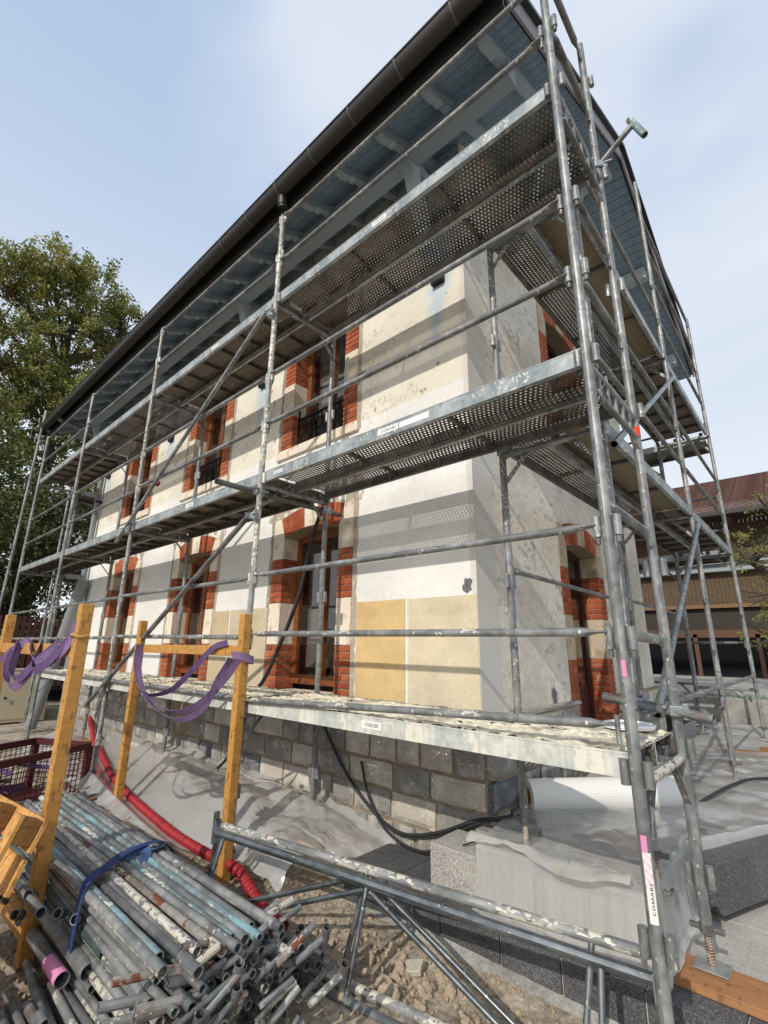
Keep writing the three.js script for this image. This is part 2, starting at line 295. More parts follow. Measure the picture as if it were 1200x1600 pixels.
// ================================================================ ground
const XC = -0.57, WZ = -0.95, XL = -10.5, ZB = -6.0, GY = -1.26, TY = -0.75, KY = -1.05, KZ = -0.33;
function groundY(x, z) {
  let y = GY + 0.12 * ss(-1.0, -3.2, x) * ss(1.4, -0.2, z);
  y += 0.05 * (fbm(x * 1.3 + 9, z * 1.3 + 4, 0, 4, 201) - 0.5) + 0.035 * (fbm(x * 9, z * 9, 0, 3, 203) - 0.5);
  return y;
}
{
  const near = smoothGrid(220, 130, (u, v) => { const x = -9 + 13 * u, z = -1.0 + 6.5 * v; return [x, groundY(x, z), z, x * 0.8, z * 0.8]; });
  const far = [];
  const quad = (x0, x1, z0, z1) => grid(8, 8, (u, v) => { const x = x0 + (x1 - x0) * u, z = z0 + (z1 - z0) * v; return [x, GY - 0.03, z, x * 0.8, z * 0.8]; });
  far.push(quad(-300, -9, -300, 300), quad(4, 300, -300, 300), quad(-9, 4, 5.5, 300), quad(-9, 4, -300, -1.0));
  const g = struct('ground', [near, ...far], mat.soil);
  // fine gravel and crumbs, too small to count
  const chip = new THREE.IcosahedronGeometry(1, 0), N = 5200;
  const im = new THREE.InstancedMesh(chip, mat.clod, N); im.name = 'gravel'; const m4 = new THREE.Matrix4(), q = new THREE.Quaternion();
  for (let i = 0; i < N; i++) {
    const x = rr(-2.6, 0.95), z = rr(-0.3, 1.8), s = 0.004 + 0.014 * Math.pow(rnd(), 3);
    q.setFromEuler(new THREE.Euler(rr(0, 6), rr(0, 6), rr(0, 6))); m4.compose(V(x, groundY(x, z) + s * 0.3, z), q, V(s * rr(0.8, 1.4), s * rr(0.6, 0.9), s)); im.setMatrixAt(i, m4);
    const k = rr(0.75, 1.15); im.setColorAt(i, new THREE.Color(k, k * rr(0.93, 1), k * rr(0.86, 1)));
  }
  scene.add(im); tag(im, 'fine brown gravel and crumbs scattered over the bare soil', 'gravel', null, 'stuff');
}
function clodGeo(s, k) {
  const g = new THREE.IcosahedronGeometry(1, 1).toNonIndexed(); const p = g.attributes.position;
  for (let i = 0; i < p.count; i++) { const v = V(p.getX(i), p.getY(i), p.getZ(i)); const n = 0.5 + 0.95 * fbm(v.x * 1.6 + 10 + k, v.y * 1.6 + v.z * 1.3 + 5, 0, 3, 300 + k); v.multiplyScalar(n); v.y *= 0.72; p.setXYZ(i, v.x, v.y, v.z); }
  g.computeVertexNormals(); return tri(g);
}
{
  const variants = [0, 1, 2, 3, 4].map((k) => clodGeo(1, k * 7));
  for (let i = 0; i < 120; i++) {
    let x = rr(-1.35, 0.35), z = rr(-0.22, 0.95); if (i < 70) { x = -0.62 + (rnd() + rnd() - 1) * 0.55; z = 0.12 + (rnd() + rnd() - 1) * 0.3; }
    const s = 0.014 + 0.034 * Math.pow(rnd(), 1.6);
    const o = new THREE.Mesh(variants[i % 5], mat.clod); o.name = numbered('clod'); o.position.set(x, groundY(x, z) + s * 0.25, z); o.rotation.set(rr(0, 6), rr(0, 6), rr(0, 6)); o.scale.set(s * rr(0.8, 1.5), s * rr(0.8, 1.1), s * rr(0.8, 1.3));
    o.castShadow = o.receiveShadow = true; scene.add(o); tag(o, 'dry brown clod of earth in the rubble before the granite kerb', 'clod', 'earth clods in the rubble');
  }
  const sl = single('stone_slab', 'flat buff stone offcut lying on the rubble under the lattice beams', 'stone', null, bx(0.11, 0.03, 0.09, 0, 0, 0, 0.006), mat.stoneC); sl.position.set(-0.52, groundY(-0.52, -0.02) + 0.02, -0.02); sl.rotation.set(0.2, 0.4, 0.15);
}
// ---- granite kerb, steps, terrace
{
  const k = new THREE.Group(); k.name = 'kerb'; k.userData.kind = 'structure'; scene.add(k);
  const xs = [-1.42, -1.0, -0.56, -0.148, 0.202, 0.6, 0.98, 1.4];
  for (let i = 0; i < xs.length - 1; i++) {
    const a = xs[i] + 0.004, b = xs[i + 1] - 0.004, d = b < -0.5 ? 0.55 : 0.36;
    mesh('granite_block', bx(b - a, 0.17, d, (a + b) / 2, KY - 0.085 + (i % 3 - 1) * 0.001, KZ - d / 2, 0.006), mat.graniteD, k);
  }
  mesh('mortar', bx(2.8, 0.15, 0.3, 0, KY - 0.09, KZ - 0.165), mat.stoneC, k);
  // crumbling cement strip under the kerb face
  mesh('cement_haunch', tri(grid(60, 6, (u, v) => { const x = -1.4 + 2.8 * u; const y = KY - 0.16 - 0.12 * v - 0.01 * fbm(x * 14, v * 3, 0, 3, 41); return [x, y, KZ - 0.01 + 0.17 * v + 0.02 * (fbm(x * 9, v * 5, 0, 3, 42) - 0.5), 0, 0]; })), mat.conc, k);
  const t = new THREE.Group(); t.name = 'terrace'; t.userData.kind = 'structure'; scene.add(t);
  // light granite step blocks along the front, the slab behind
  const sx = [-0.72, -0.36, 0.02, 0.33, 0.62];
  for (let i = 0; i < 4; i++) mesh('step_block', bx(sx[i + 1] - sx[i] - 0.006, 0.3, 0.34, (sx[i] + sx[i + 1]) / 2, TY - 0.035 - 0.15, -0.45 - 0.17, 0.006), mat.graniteL, t);
  // slab: polygon in plan
  const pl = [[-0.56, -0.78], [0.62, -0.78], [0.62, -1.3], [0.98, -2.2], [2.1, -4.6], [5.4, -8.3], [-0.56, -8.3]];
  const sh = new THREE.Shape(pl.map((p) => new THREE.Vector2(p[0], -p[1])));
  const g = new THREE.ExtrudeGeometry(sh, { depth: 0.5, bevelEnabled: false }); g.rotateX(-Math.PI / 2); g.translate(0, TY - 0.5, 0);
  mesh('slab', tri(g), mat.conc, t);
  // dark granite edging, rising away to the right
  const ed = [[0.64, -1.28], [0.99, -2.18], [1.52, -3.36], [2.12, -4.6]];
  for (let i = 0; i < 3; i++) {
    const a = V(ed[i][0], TY - 0.115, ed[i][1]), b = V(ed[i + 1][0], TY - 0.115, ed[i + 1][1]), L = a.distanceTo(b);
    const o = mesh('edging_block', bx(0.3, 0.26, L - 0.008, 0, 0, 0, 0.006), mat.graniteD, t); o.position.copy(a.add(b).multiplyScalar(0.5)); o.position.x += 0.02; o.rotation.y = Math.atan2(ed[i + 1][0] - ed[i][0], ed[i + 1][1] - ed[i][1]);
  }
  // pavement of pale granite slabs to the right of the steps, each slab a piece
  const p = new THREE.Group(); p.name = 'pavement'; p.userData.kind = 'structure'; scene.add(p);
  for (let i = 0; i < 5; i++) for (let j = 0; j < 8; j++) { const x = 0.63 + i * 0.62, z = -0.72 - j * 0.62; mesh('paving_slab', bx(0.612, 0.06, 0.612, x + 0.31, KY - 0.034 + 0.003 * rnd(), z - 0.31, 0.004), mat.pave, p); }
  mesh('paving_bed', bx(3.4, 0.2, 5.2, 2.3, KY - 0.16, -3.2), mat.mortar, p);
}
// ================================================================ the house
const house = thing('house', 'long two-storey cream rendered house with red brick window surrounds and overhanging blue-grey roof', 'house');
const facadeTex = (() => {
  const W = 1536, H = 896, X0 = -10.5, X1 = -0.57, Y0 = -0.2, Y1 = 5.9;
  const wc = [-2.77, -5.54, -8.32];
  const t = tex(W, H, (u, v) => {
    const x = X0 + (X1 - X0) * u, y = Y0 + (Y1 - Y0) * v;
    const f = fbm(x * 1.7, y * 1.7, 0, 4, 501), n = fbm(x * 30, y * 30, 0, 3, 502), e = fbm(x * 9, y * 9, 0, 4, 503);
    let c = y < 2.93 ? [231, 229, 223] : [228, 221, 205];
    if (y < 2.0) c = mix3(c, [224, 222, 217], 0.6 * f);
    const k = (f - 0.5) * 26 + (n - 0.5) * 14; c = [c[0] + k, c[1] + k, c[2] + k];
    // dirt smears
    const sm = fbm(x * 3.2 + 5, y * 5.5, 0, 4, 505), sc = fbm(x * 60, y * 38, 0, 3, 506);
    if (y > 2.93) c = mix3(c, [152, 142, 126], 0.36 * ss(0.56, 0.72, sm) * ss(0.52, 0.6, sc));
    else c = mix3(c, [188, 182, 172], 0.25 * ss(0.6, 0.7, sm) * ss(0.52, 0.62, sc));
    for (let q = 0; q < 6; q++) {
      const up = q > 2, cx = wc[q % 3], yb = up ? 2.95 : 0, dx = Math.abs(x - cx), yy = y - yb;
      // bare mortar strip beside the surround, ragged
      const wdt = 0.045 + 0.05 * e;
      if (dx > 0.7 && dx < 0.715 + wdt && yy > -0.1 && yy < 2.1) c = mix3(c, x > cx ? [172, 162, 146] : [150, 142, 130], ss(0.3, 0.5, n + 0.15));
      // scraped, streaked patch above the arch
      if (!up && dx < 0.86) { const a = 2.1 + 0.17 * fbm(x * 7, 2 + q, 0, 3, 511) + 0.12 * fbm(x * 40, 7, 0, 2, 512); if (yy > 2.0 && yy < a + 0.05) c = mix3(c, mix3([178, 158, 130], [150, 142, 132], fbm(x * 18, y * 5, 0, 3, 513)), 0.85 * ss(0.36, 0.5, fbm(x * 14, y * 10, 0, 3, 514))); }
    }
    // bluish primer runs under the roof brackets
    for (const bxp of [-0.87, -4.03, -7.0, -10.1]) { const dx = x - bxp; if (y > 3.3) { const w = 0.16 + 0.12 * e - (4.25 - y) * 0.16; c = mix3(c, [186, 202, 214], 0.8 * ss(w, w - 0.14, Math.abs(dx + 0.1 * (4.2 - y)))); } }
    // cement patch and small scars
    if (y > 2.93) c = mix3(c, [138, 130, 118], 0.7 * ss(0.77, 0.8, fbm(x * 11 + 31, y * 9 + 7, 0, 4, 521)));
    // raw strip at the corner, and the string-course line
    if (x > -0.6 - 0.05 * e) c = mix3(c, [206, 202, 194], 0.7);
    return c;
  });
  t.wrapS = t.wrapT = THREE.ClampToEdgeWrapping; t.userData = { X0, X1, Y0, Y1 }; return t;
})();
const wallMat = M({ map: facadeTex, bumpMap: T.renderB, bumpScale: 0.0015, roughness: 0.95 });
const HW = 0.715, OW = 0.49, SPR = 1.76, RISE = 0.08, AR = (OW * OW + RISE * RISE) / (2 * RISE), ACY = SPR + RISE - AR, AH = Math.asin(OW / AR), RE = AR + 0.26;
function holePath(cx, y0, yb) {                            // outline of the opening that holds surround and window
  const p = new THREE.Path(); p.moveTo(cx - HW, yb); p.lineTo(cx - HW, y0 + ACY + RE * Math.cos(AH));
  for (let i = 0; i <= 10; i++) { const a = -AH + 2 * AH * i / 10; p.lineTo(cx + Math.sin(a) * RE, y0 + ACY + Math.cos(a) * RE); }
  p.lineTo(cx + HW, y0 + ACY + RE * Math.cos(AH)); p.lineTo(cx + HW, yb); p.lineTo(cx - HW, yb); return p;
}
function wallGeo(outline, holes, depth, uvf) {
  const s = new THREE.Shape(outline.map((p) => new THREE.Vector2(p[0], p[1]))); s.holes.push(...holes);
  let g = new THREE.ExtrudeGeometry(s, { depth, bevelEnabled: false, curveSegments: 4 }); if (g.index) g = g.toNonIndexed();
  const p = g.attributes.position, uv = g.attributes.uv; for (let i = 0; i < p.count; i++) { const q = uvf(p.getX(i), p.getY(i), p.getZ(i)); uv.setXY(i, q[0], q[1]); }
  return g;
}
const PITCH = 0.515, RY = (z) => 5.32 + (0.10 - z) * PITCH, RZ = -3.47;     // underside of the roof boards, ridge
const RYs = (z) => (z > RZ ? RY(z) : RY(2 * RZ - z));
{
  const fw = wallGeo([[XL, -0.12], [XC, -0.12], [XC, RY(WZ) + 0.03], [XL, RY(WZ) + 0.03]], [-2.77, -5.54, -8.32].flatMap((c) => [holePath(c, 0, -0.06), holePath(c, 2.95, 2.89)]), 0.34, (x, y) => [(x + 10.5) / 9.93, (y + 0.2) / 6.1]);
  fw.translate(0, 0, WZ - 0.34); mesh('wall', fw, wallMat, house);
  // gable wall, in a plane through the corner, local x along -z
  const gp = [[0.003, -0.76], [ZB * -1 + WZ, -0.76], [-ZB + WZ, RYs(ZB) + 0.03], [-RZ + WZ, RY(RZ) + 0.03], [0.003, RY(WZ) + 0.03]];
  const side = wallGeo(gp, [holePath(2.5, -0.13, -0.70), holePath(2.5, 2.95, 2.89)].map((h, i) => h), 0.34, (x, y) => [x * 1.0, y * 1.0]);
  side.rotateY(Math.PI / 2); side.translate(XC - 0.342, 0, WZ); mesh('gable_wall', side, mat.render, house);
  const lg = wallGeo(gp, [], 0.34, (x, y) => [x, y]); lg.rotateY(Math.PI / 2); lg.translate(XL + 0.003, 0, WZ); mesh('gable_wall', lg, mat.render, house);
  mesh('rear_wall', bx(9.2, RYs(ZB) + 0.1, 0.34, (XL + XC) / 2, RYs(ZB) / 2, ZB + 0.2), mat.render, house);
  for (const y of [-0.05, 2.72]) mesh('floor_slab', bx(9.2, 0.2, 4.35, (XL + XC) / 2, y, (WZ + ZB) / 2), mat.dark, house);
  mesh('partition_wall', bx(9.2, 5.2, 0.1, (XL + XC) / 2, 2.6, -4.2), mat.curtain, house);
}
// ---- plinth of rough-faced stones
{
  const pl = part('plinth', house), ys = [-1.32, -1.12, -0.9, -0.68, -0.47, -0.26, -0.07], PZ = WZ + 0.03, mats = [mat.stoneA, mat.stoneA, mat.stoneB, mat.stoneC, mat.stoneC, mat.stoneA];
  for (const g of [bx(XC - XL + 0.1, 1.3, 0.3, (XL + XC) / 2, -0.71, PZ - 0.118), bx(0.3, 1.3, 1.72, XC - 0.066, -0.71, -1.835), bx(0.3, 1.3, 1.85, XC - 0.066, -0.71, -5.1)]) mesh('mortar', g, mat.mortar, pl);
  const bank = {};
  function rough(w, h, k) {                                // rough-faced block, face towards +z, 60 mm deep
    const nx = 7, ny = 5; let g = new THREE.BoxGeometry(w, h, 0.07, nx, ny, 1); const p = g.attributes.position;
    for (let i = 0; i < p.count; i++) if (p.getZ(i) > 0.03) {
      const x = p.getX(i), y = p.getY(i), ed = Math.min(w / 2 - Math.abs(x), h / 2 - Math.abs(y));
      const b = ss(0, 0.04, ed); p.setZ(i, 0.022 + b * 0.014 + 0.022 * b * (fbm(x * 13 + k * 3.1, y * 13 + 2, 0, 3, 700 + k) - 0.3)); p.setX(i, x + 0.012 * (pn(y * 20 + k, 3, 0, 9) - 0.5)); p.setY(i, y + 0.010 * (pn(x * 16 + k, 8, 0, 9) - 0.5));
    }
    g = g.toNonIndexed(); g.computeVertexNormals(); return tri(g, k * 0.37, k * 0.21, 0);
  }
  let k = 0;
  for (let r = 0; r < ys.length - 1; r++) {
    let x = XC + 0.05; const y0 = ys[r], y1 = ys[r + 1], far = [];
    while (x > XL + 0.2) {
      const L = Math.min(rr(0.22, 0.56), x - XL), cx = x - L / 2, cy = (y0 + y1) / 2; k++;
      if (cx > -5.65 && cx < -4.9 && cy > -0.7) { x -= L; continue; }
      const g = rough(L - 0.026, y1 - y0 - 0.028, k % 37); const m = mats[Math.floor(rnd() * 6)];
      if (cx > -7) { const o = mesh('stone', g, m, pl); o.position.set(cx, cy, PZ + 0.022); } else { far.push(g.translate(cx, cy, PZ + 0.022)); }
      x -= L;
    }
    if (far.length) stuff(mesh('stones', far, mat.stoneA, pl));
    let z = WZ + 0.06;
    while (z > -5.8) { const L = rr(0.22, 0.46), cz = z - L / 2; k++; if (!(cz < -2.7 && cz > -4.2) && y1 > -0.9) { const o = mesh('stone', rough(L - 0.026, y1 - y0 - 0.028, k % 37), mats[Math.floor(rnd() * 6)], pl); o.rotation.y = Math.PI / 2; o.position.set(XC + 0.075, (y0 + y1) / 2, cz); } z -= L; }
  }
  mesh('plinth_cap', bx(XC - XL + 0.12, 0.03, 0.11, (XL + XC) / 2 + 0.01, -0.05, WZ + 0.04, 0.004), mat.conc, pl); mesh('plinth_cap', bx(0.1, 0.03, 1.78, XC + 0.045, -0.05, -1.86, 0.004), mat.conc, pl);
  const bw = part('basement_window', house);
  mesh('frame', [bx(0.6, 0.05, 0.05, -5.27, -0.17, WZ + 0.02), bx(0.6, 0.05, 0.05, -5.27, -0.66, WZ + 0.02), bx(0.05, 0.46, 0.05, -5.54, -0.415, WZ + 0.02), bx(0.05, 0.46, 0.05, -5.0, -0.415, WZ + 0.02)], mat.conc, bw);
  mesh('shutter', bx(0.5, 0.44, 0.03, -5.27, -0.415, WZ + 0.02), M({ color: 0x6b3524, roughness: 0.7 }), bw);
}
// ---- windows with brick and stone surrounds
const BM = 0.066;
const brickGeos = {};
function brickGeo(w, d) { const k = w.toFixed(3) + d.toFixed(3); return brickGeos[k] || (brickGeos[k] = bx(w, BM - 0.009, d, 0, 0, 0, 0.004)); }
function surround(parent, detail, opt) {
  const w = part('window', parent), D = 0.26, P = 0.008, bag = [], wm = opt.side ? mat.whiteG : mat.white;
  const brick = (g, x, y, z, rot) => { if (detail) { const o = mesh('brick', g, mat.brick[Math.floor(rnd() * 4)], w); o.position.set(x, y, z); if (rot) o.rotation.z = rot; } else { const c = g.clone(); if (rot) c.rotateZ(rot); c.translate(x, y, z); bag.push(c); } };
  const back = [];
  for (const s of [-1, 1]) {
    const jx = (a) => s * a;                               // a measured from the axis
    const blocks = [[opt.bottom || 0, 0.49, 'b'], [0.49, 0.97, 'w'], [0.97, 1.5, 'b'], [1.5, SPR, 'w']];
    for (const [a, b, t] of blocks) {
      if (t === 'w') mesh('quoin_stone', bx(HW - OW - 0.004, b - a - 0.004, D, jx((HW + OW) / 2), (a + b) / 2, P + 0.002 - D / 2, 0.005), wm, w);
      else {
        const n = Math.round((b - a) / BM), h = (b - a) / n; back.push(bx(HW - OW - 0.016, b - a, D - 0.012, jx((HW + OW) / 2), (a + b) / 2, P - 0.004 - D / 2));
        for (let i = 0; i < n; i++) {
          const y = a + (i + 0.5) * h;
          if (i % 2) { brick(brickGeo(HW - OW - 0.004, 0.105), jx((HW + OW) / 2), y, P - 0.0525); brick(brickGeo(0.1, D - 0.115), jx(OW + 0.052), y, P - 0.112 - (D - 0.115) / 2); }
          else { brick(brickGeo(0.105, D * 0.55), jx(OW + 0.0545), y, P - D * 0.275); brick(brickGeo(0.106, 0.1), jx(HW - 0.055), y, P - 0.05); brick(brickGeo(0.1, D * 0.42), jx(OW + 0.052), y, P - D * 0.55 - 0.008 - D * 0.21); }
        }
      }
    }
    // springer
    const sp = [[OW, SPR], [Math.sin(AH) * RE, ACY + Math.cos(AH) * RE], [HW, ACY + Math.cos(AH) * RE], [HW, SPR]].map((p) => [s * p[0], p[1]]); if (s > 0) sp.reverse();
    mesh('quoin_stone', ext(sp, D).translate(0, 0, P - D), wm, w);
  }
  const vous = (a0, a1) => { const pts = []; for (let i = 0; i <= 3; i++) { const a = a0 + (a1 - a0) * i / 3; pts.push([Math.sin(a) * (AR + 0.002), ACY + Math.cos(a) * (AR + 0.002)]); } for (let i = 3; i >= 0; i--) { const a = a0 + (a1 - a0) * i / 3; pts.push([Math.sin(a) * (RE - 0.003), ACY + Math.cos(a) * (RE - 0.003)]); } return ext(pts, D).translate(0, 0, P - D); };
  mesh('keystone', vous(-0.068, 0.068).translate(0, 0, 0.006), wm, w);
  back.push(vous(-AH, AH).translate(0, 0, -0.012));
  for (const s of [-1, 1]) for (let i = 0; i < 4; i++) { const q = (AH - 0.07) / 4, a = s * (0.07 + q * i + q / 2); brick(vous(a - q / 2 + 0.002, a + q / 2 - 0.002), 0, 0, 0); }
  back.forEach((g) => mesh('mortar', g, mat.mortar, w));
  if (bag.length) stuff(mesh('bricks', bag, mat.brick[0], w));
  // joinery
  const fm = opt.dark ? mat.darkFrame : mat.frame, fz = -0.235, b0 = opt.bottom || 0.06, ht = SPR + 0.06 - b0, yc = b0 + ht / 2;
  const fr = [bx(0.075, ht, 0.06, -OW + 0.036, yc, fz, 0.006), bx(0.075, ht, 0.06, OW - 0.036, yc, fz, 0.006), bx(2 * OW - 0.15, 0.1, 0.06, 0, b0 + 0.05, fz, 0.006), bx(2 * OW - 0.15, 0.1, 0.06, 0, SPR + 0.01, fz, 0.006)];
  mesh('frame', fr, fm, w);
  mesh('mullion', [bx(0.1, ht - 0.2, 0.07, opt.dark ? 0 : 0.02, yc, fz + 0.006, 0.006)], fm, w);
  mesh('pane', [bx((2 * OW - 0.3) / 2, ht - 0.2, 0.006, -OW / 2 + 0.02, yc, fz), bx((2 * OW - 0.3) / 2, ht - 0.2, 0.006, OW / 2, yc, fz)], mat.glass, w);
  if (opt.dark) mesh('door_panel', [bx(0.36, 0.6, 0.03, -0.22, b0 + 0.42, fz + 0.004, 0.006), bx(0.36, 0.6, 0.03, 0.22, b0 + 0.42, fz + 0.004, 0.006)], fm, w);
  mesh('head_board', bx(2 * OW, 0.2, 0.03, 0, SPR + 0.14, fz - 0.02), fm, w);
  mesh('blind', bx(2 * OW - 0.06, ht * (opt.blind || 0.9), 0.01, 0.0, yc + ht * (1 - (opt.blind || 0.9)) / 2, fz - 0.16), opt.side ? mat.dark : mat.curtain, w);
  mesh('sill', bx(opt.up ? 2 * HW + 0.1 : 2 * OW, 0.12, opt.up ? 0.34 : 0.3, 0, (opt.bottom || 0) - 0.06 - 0.002, opt.up ? -0.13 : -0.13, 0.006), wm, w);
  if (opt.up) {                                            // wrought-iron balconet
    const r = part('balcony_rail', w), ir = [];
    ir.push(bx(2 * OW, 0.018, 0.03, 0, 0.44, -0.09), bx(2 * OW, 0.012, 0.02, 0, 0.05, -0.09), bx(2 * OW, 0.012, 0.02, 0, 0.34, -0.09));
    for (let i = 0; i < 6; i++) {
      const x = -OW + 0.082 + i * 0.163;
      for (const [cx, cy, R, a] of [[x, 0.25, 0.06, 4.9], [x, 0.125, 0.05, 4.9], [x + 0.03, 0.39, 0.03, 6.28], [x - 0.045, 0.19, 0.03, 4.2]]) { const t = new THREE.TorusGeometry(R, 0.008, 5, 18, a); t.rotateZ(i % 2 ? 1 : 2.4); t.translate(cx, cy, -0.09); ir.push(t.toNonIndexed()); }
      ir.push(bx(0.012, 0.4, 0.012, x + 0.081, 0.24, -0.09));
    }
    mesh('scrollwork', ir, mat.iron, r);
    for (const s of [-1, 1]) { mesh('rail_post', bx(0.016, 0.52, 0.016, s * (OW - 0.012), 0.28, -0.09), mat.iron, r); mesh('knob', new THREE.SphereGeometry(0.018, 8, 6).translate(s * (OW - 0.012), 0.56, -0.09), mat.iron, r); }
  }
  return w;
}
{
  const spec = [[-2.77, 0, 1, {}], [-2.77, 2.95, 1, { up: 1 }], [-5.54, 0, 1, { blind: 0.95 }], [-5.54, 2.95, 0, { up: 1 }], [-8.32, 0, 0, {}], [-8.32, 2.95, 0, { up: 1 }]];
  for (const [x, y, d, o] of spec) { const w = surround(house, d, o); w.position.set(x, y, WZ); }
  let w = surround(house, 1, { side: 1, dark: 1, bottom: -0.55 }); w.position.set(XC, -0.13, WZ - 2.5); w.rotation.y = Math.PI / 2;
  w = surround(house, 0, { side: 1, dark: 1, up: 1 }); w.position.set(XC, 2.95, WZ - 2.5); w.rotation.y = Math.PI / 2;
}
// ---- painted colour trials on the render, 3 mm thick coats
{
  T.coat = tex(256, 256, (u, v) => { const a = fbm(u * 5, v * 5, 5, 4, 191), b = fbm(u * 60, v * 60, 60, 2, 193), t = fbm(u * 4, v * 22, [4, 22], 3, 195); const k = 243 + (a - 0.5) * 26 + (b - 0.5) * 18 + (t - 0.5) * 14; return [k, k, k * 0.985]; });
  const coat = (c) => M({ map: T.coat, color: c, roughness: 0.95, bumpMap: T.renderB, bumpScale: 0.003 });
  mesh('paint_sample', bx(0.63, 0.95, 0.004, -1.655, 0.435, WZ + 0.0045), coat(0xdcbe8a), house);
  mesh('paint_sample', bx(0.72, 0.95, 0.004, -0.935, 0.43, WZ + 0.0045), coat(0xdccfb4), house);
  mesh('paint_sample', bx(0.85, 0.95, 0.004, -3.93, 0.45, WZ + 0.0045), coat(0xcfc0a6), house);
  mesh('paint_sample', bx(0.42, 0.95, 0.004, -4.6, 0.45, WZ + 0.0045), coat(0xccb99c), house);
  mesh('masking_strip', bx(0.028, 1.0, 0.005, -1.32, 0.43, WZ + 0.005), coat(0xf0eee8), house);
  // hole knocked in the corner, and scars on the gable
  for (const [x, y, z, ry, s] of [[-0.66, 0.98, WZ + 0.006, 0, 0.07], [XC + 0.006, 0.02, -2.3, Math.PI / 2, 0.09]]) {
    const pts = []; for (let i = 0; i < 14; i++) { const a = -i / 14 * 6.283, r = s * (0.55 + 0.6 * rnd()); pts.push([Math.cos(a) * r * 0.7, Math.sin(a) * r * 1.2]); }
    const o = mesh('broken_patch', ext(pts.reverse(), 0.008), mat.stoneB, house); o.position.set(x, y, z - 0.005); o.rotation.y = ry; if (ry) { o.position.x = x - 0.004; o.position.z = z; }
  }
}
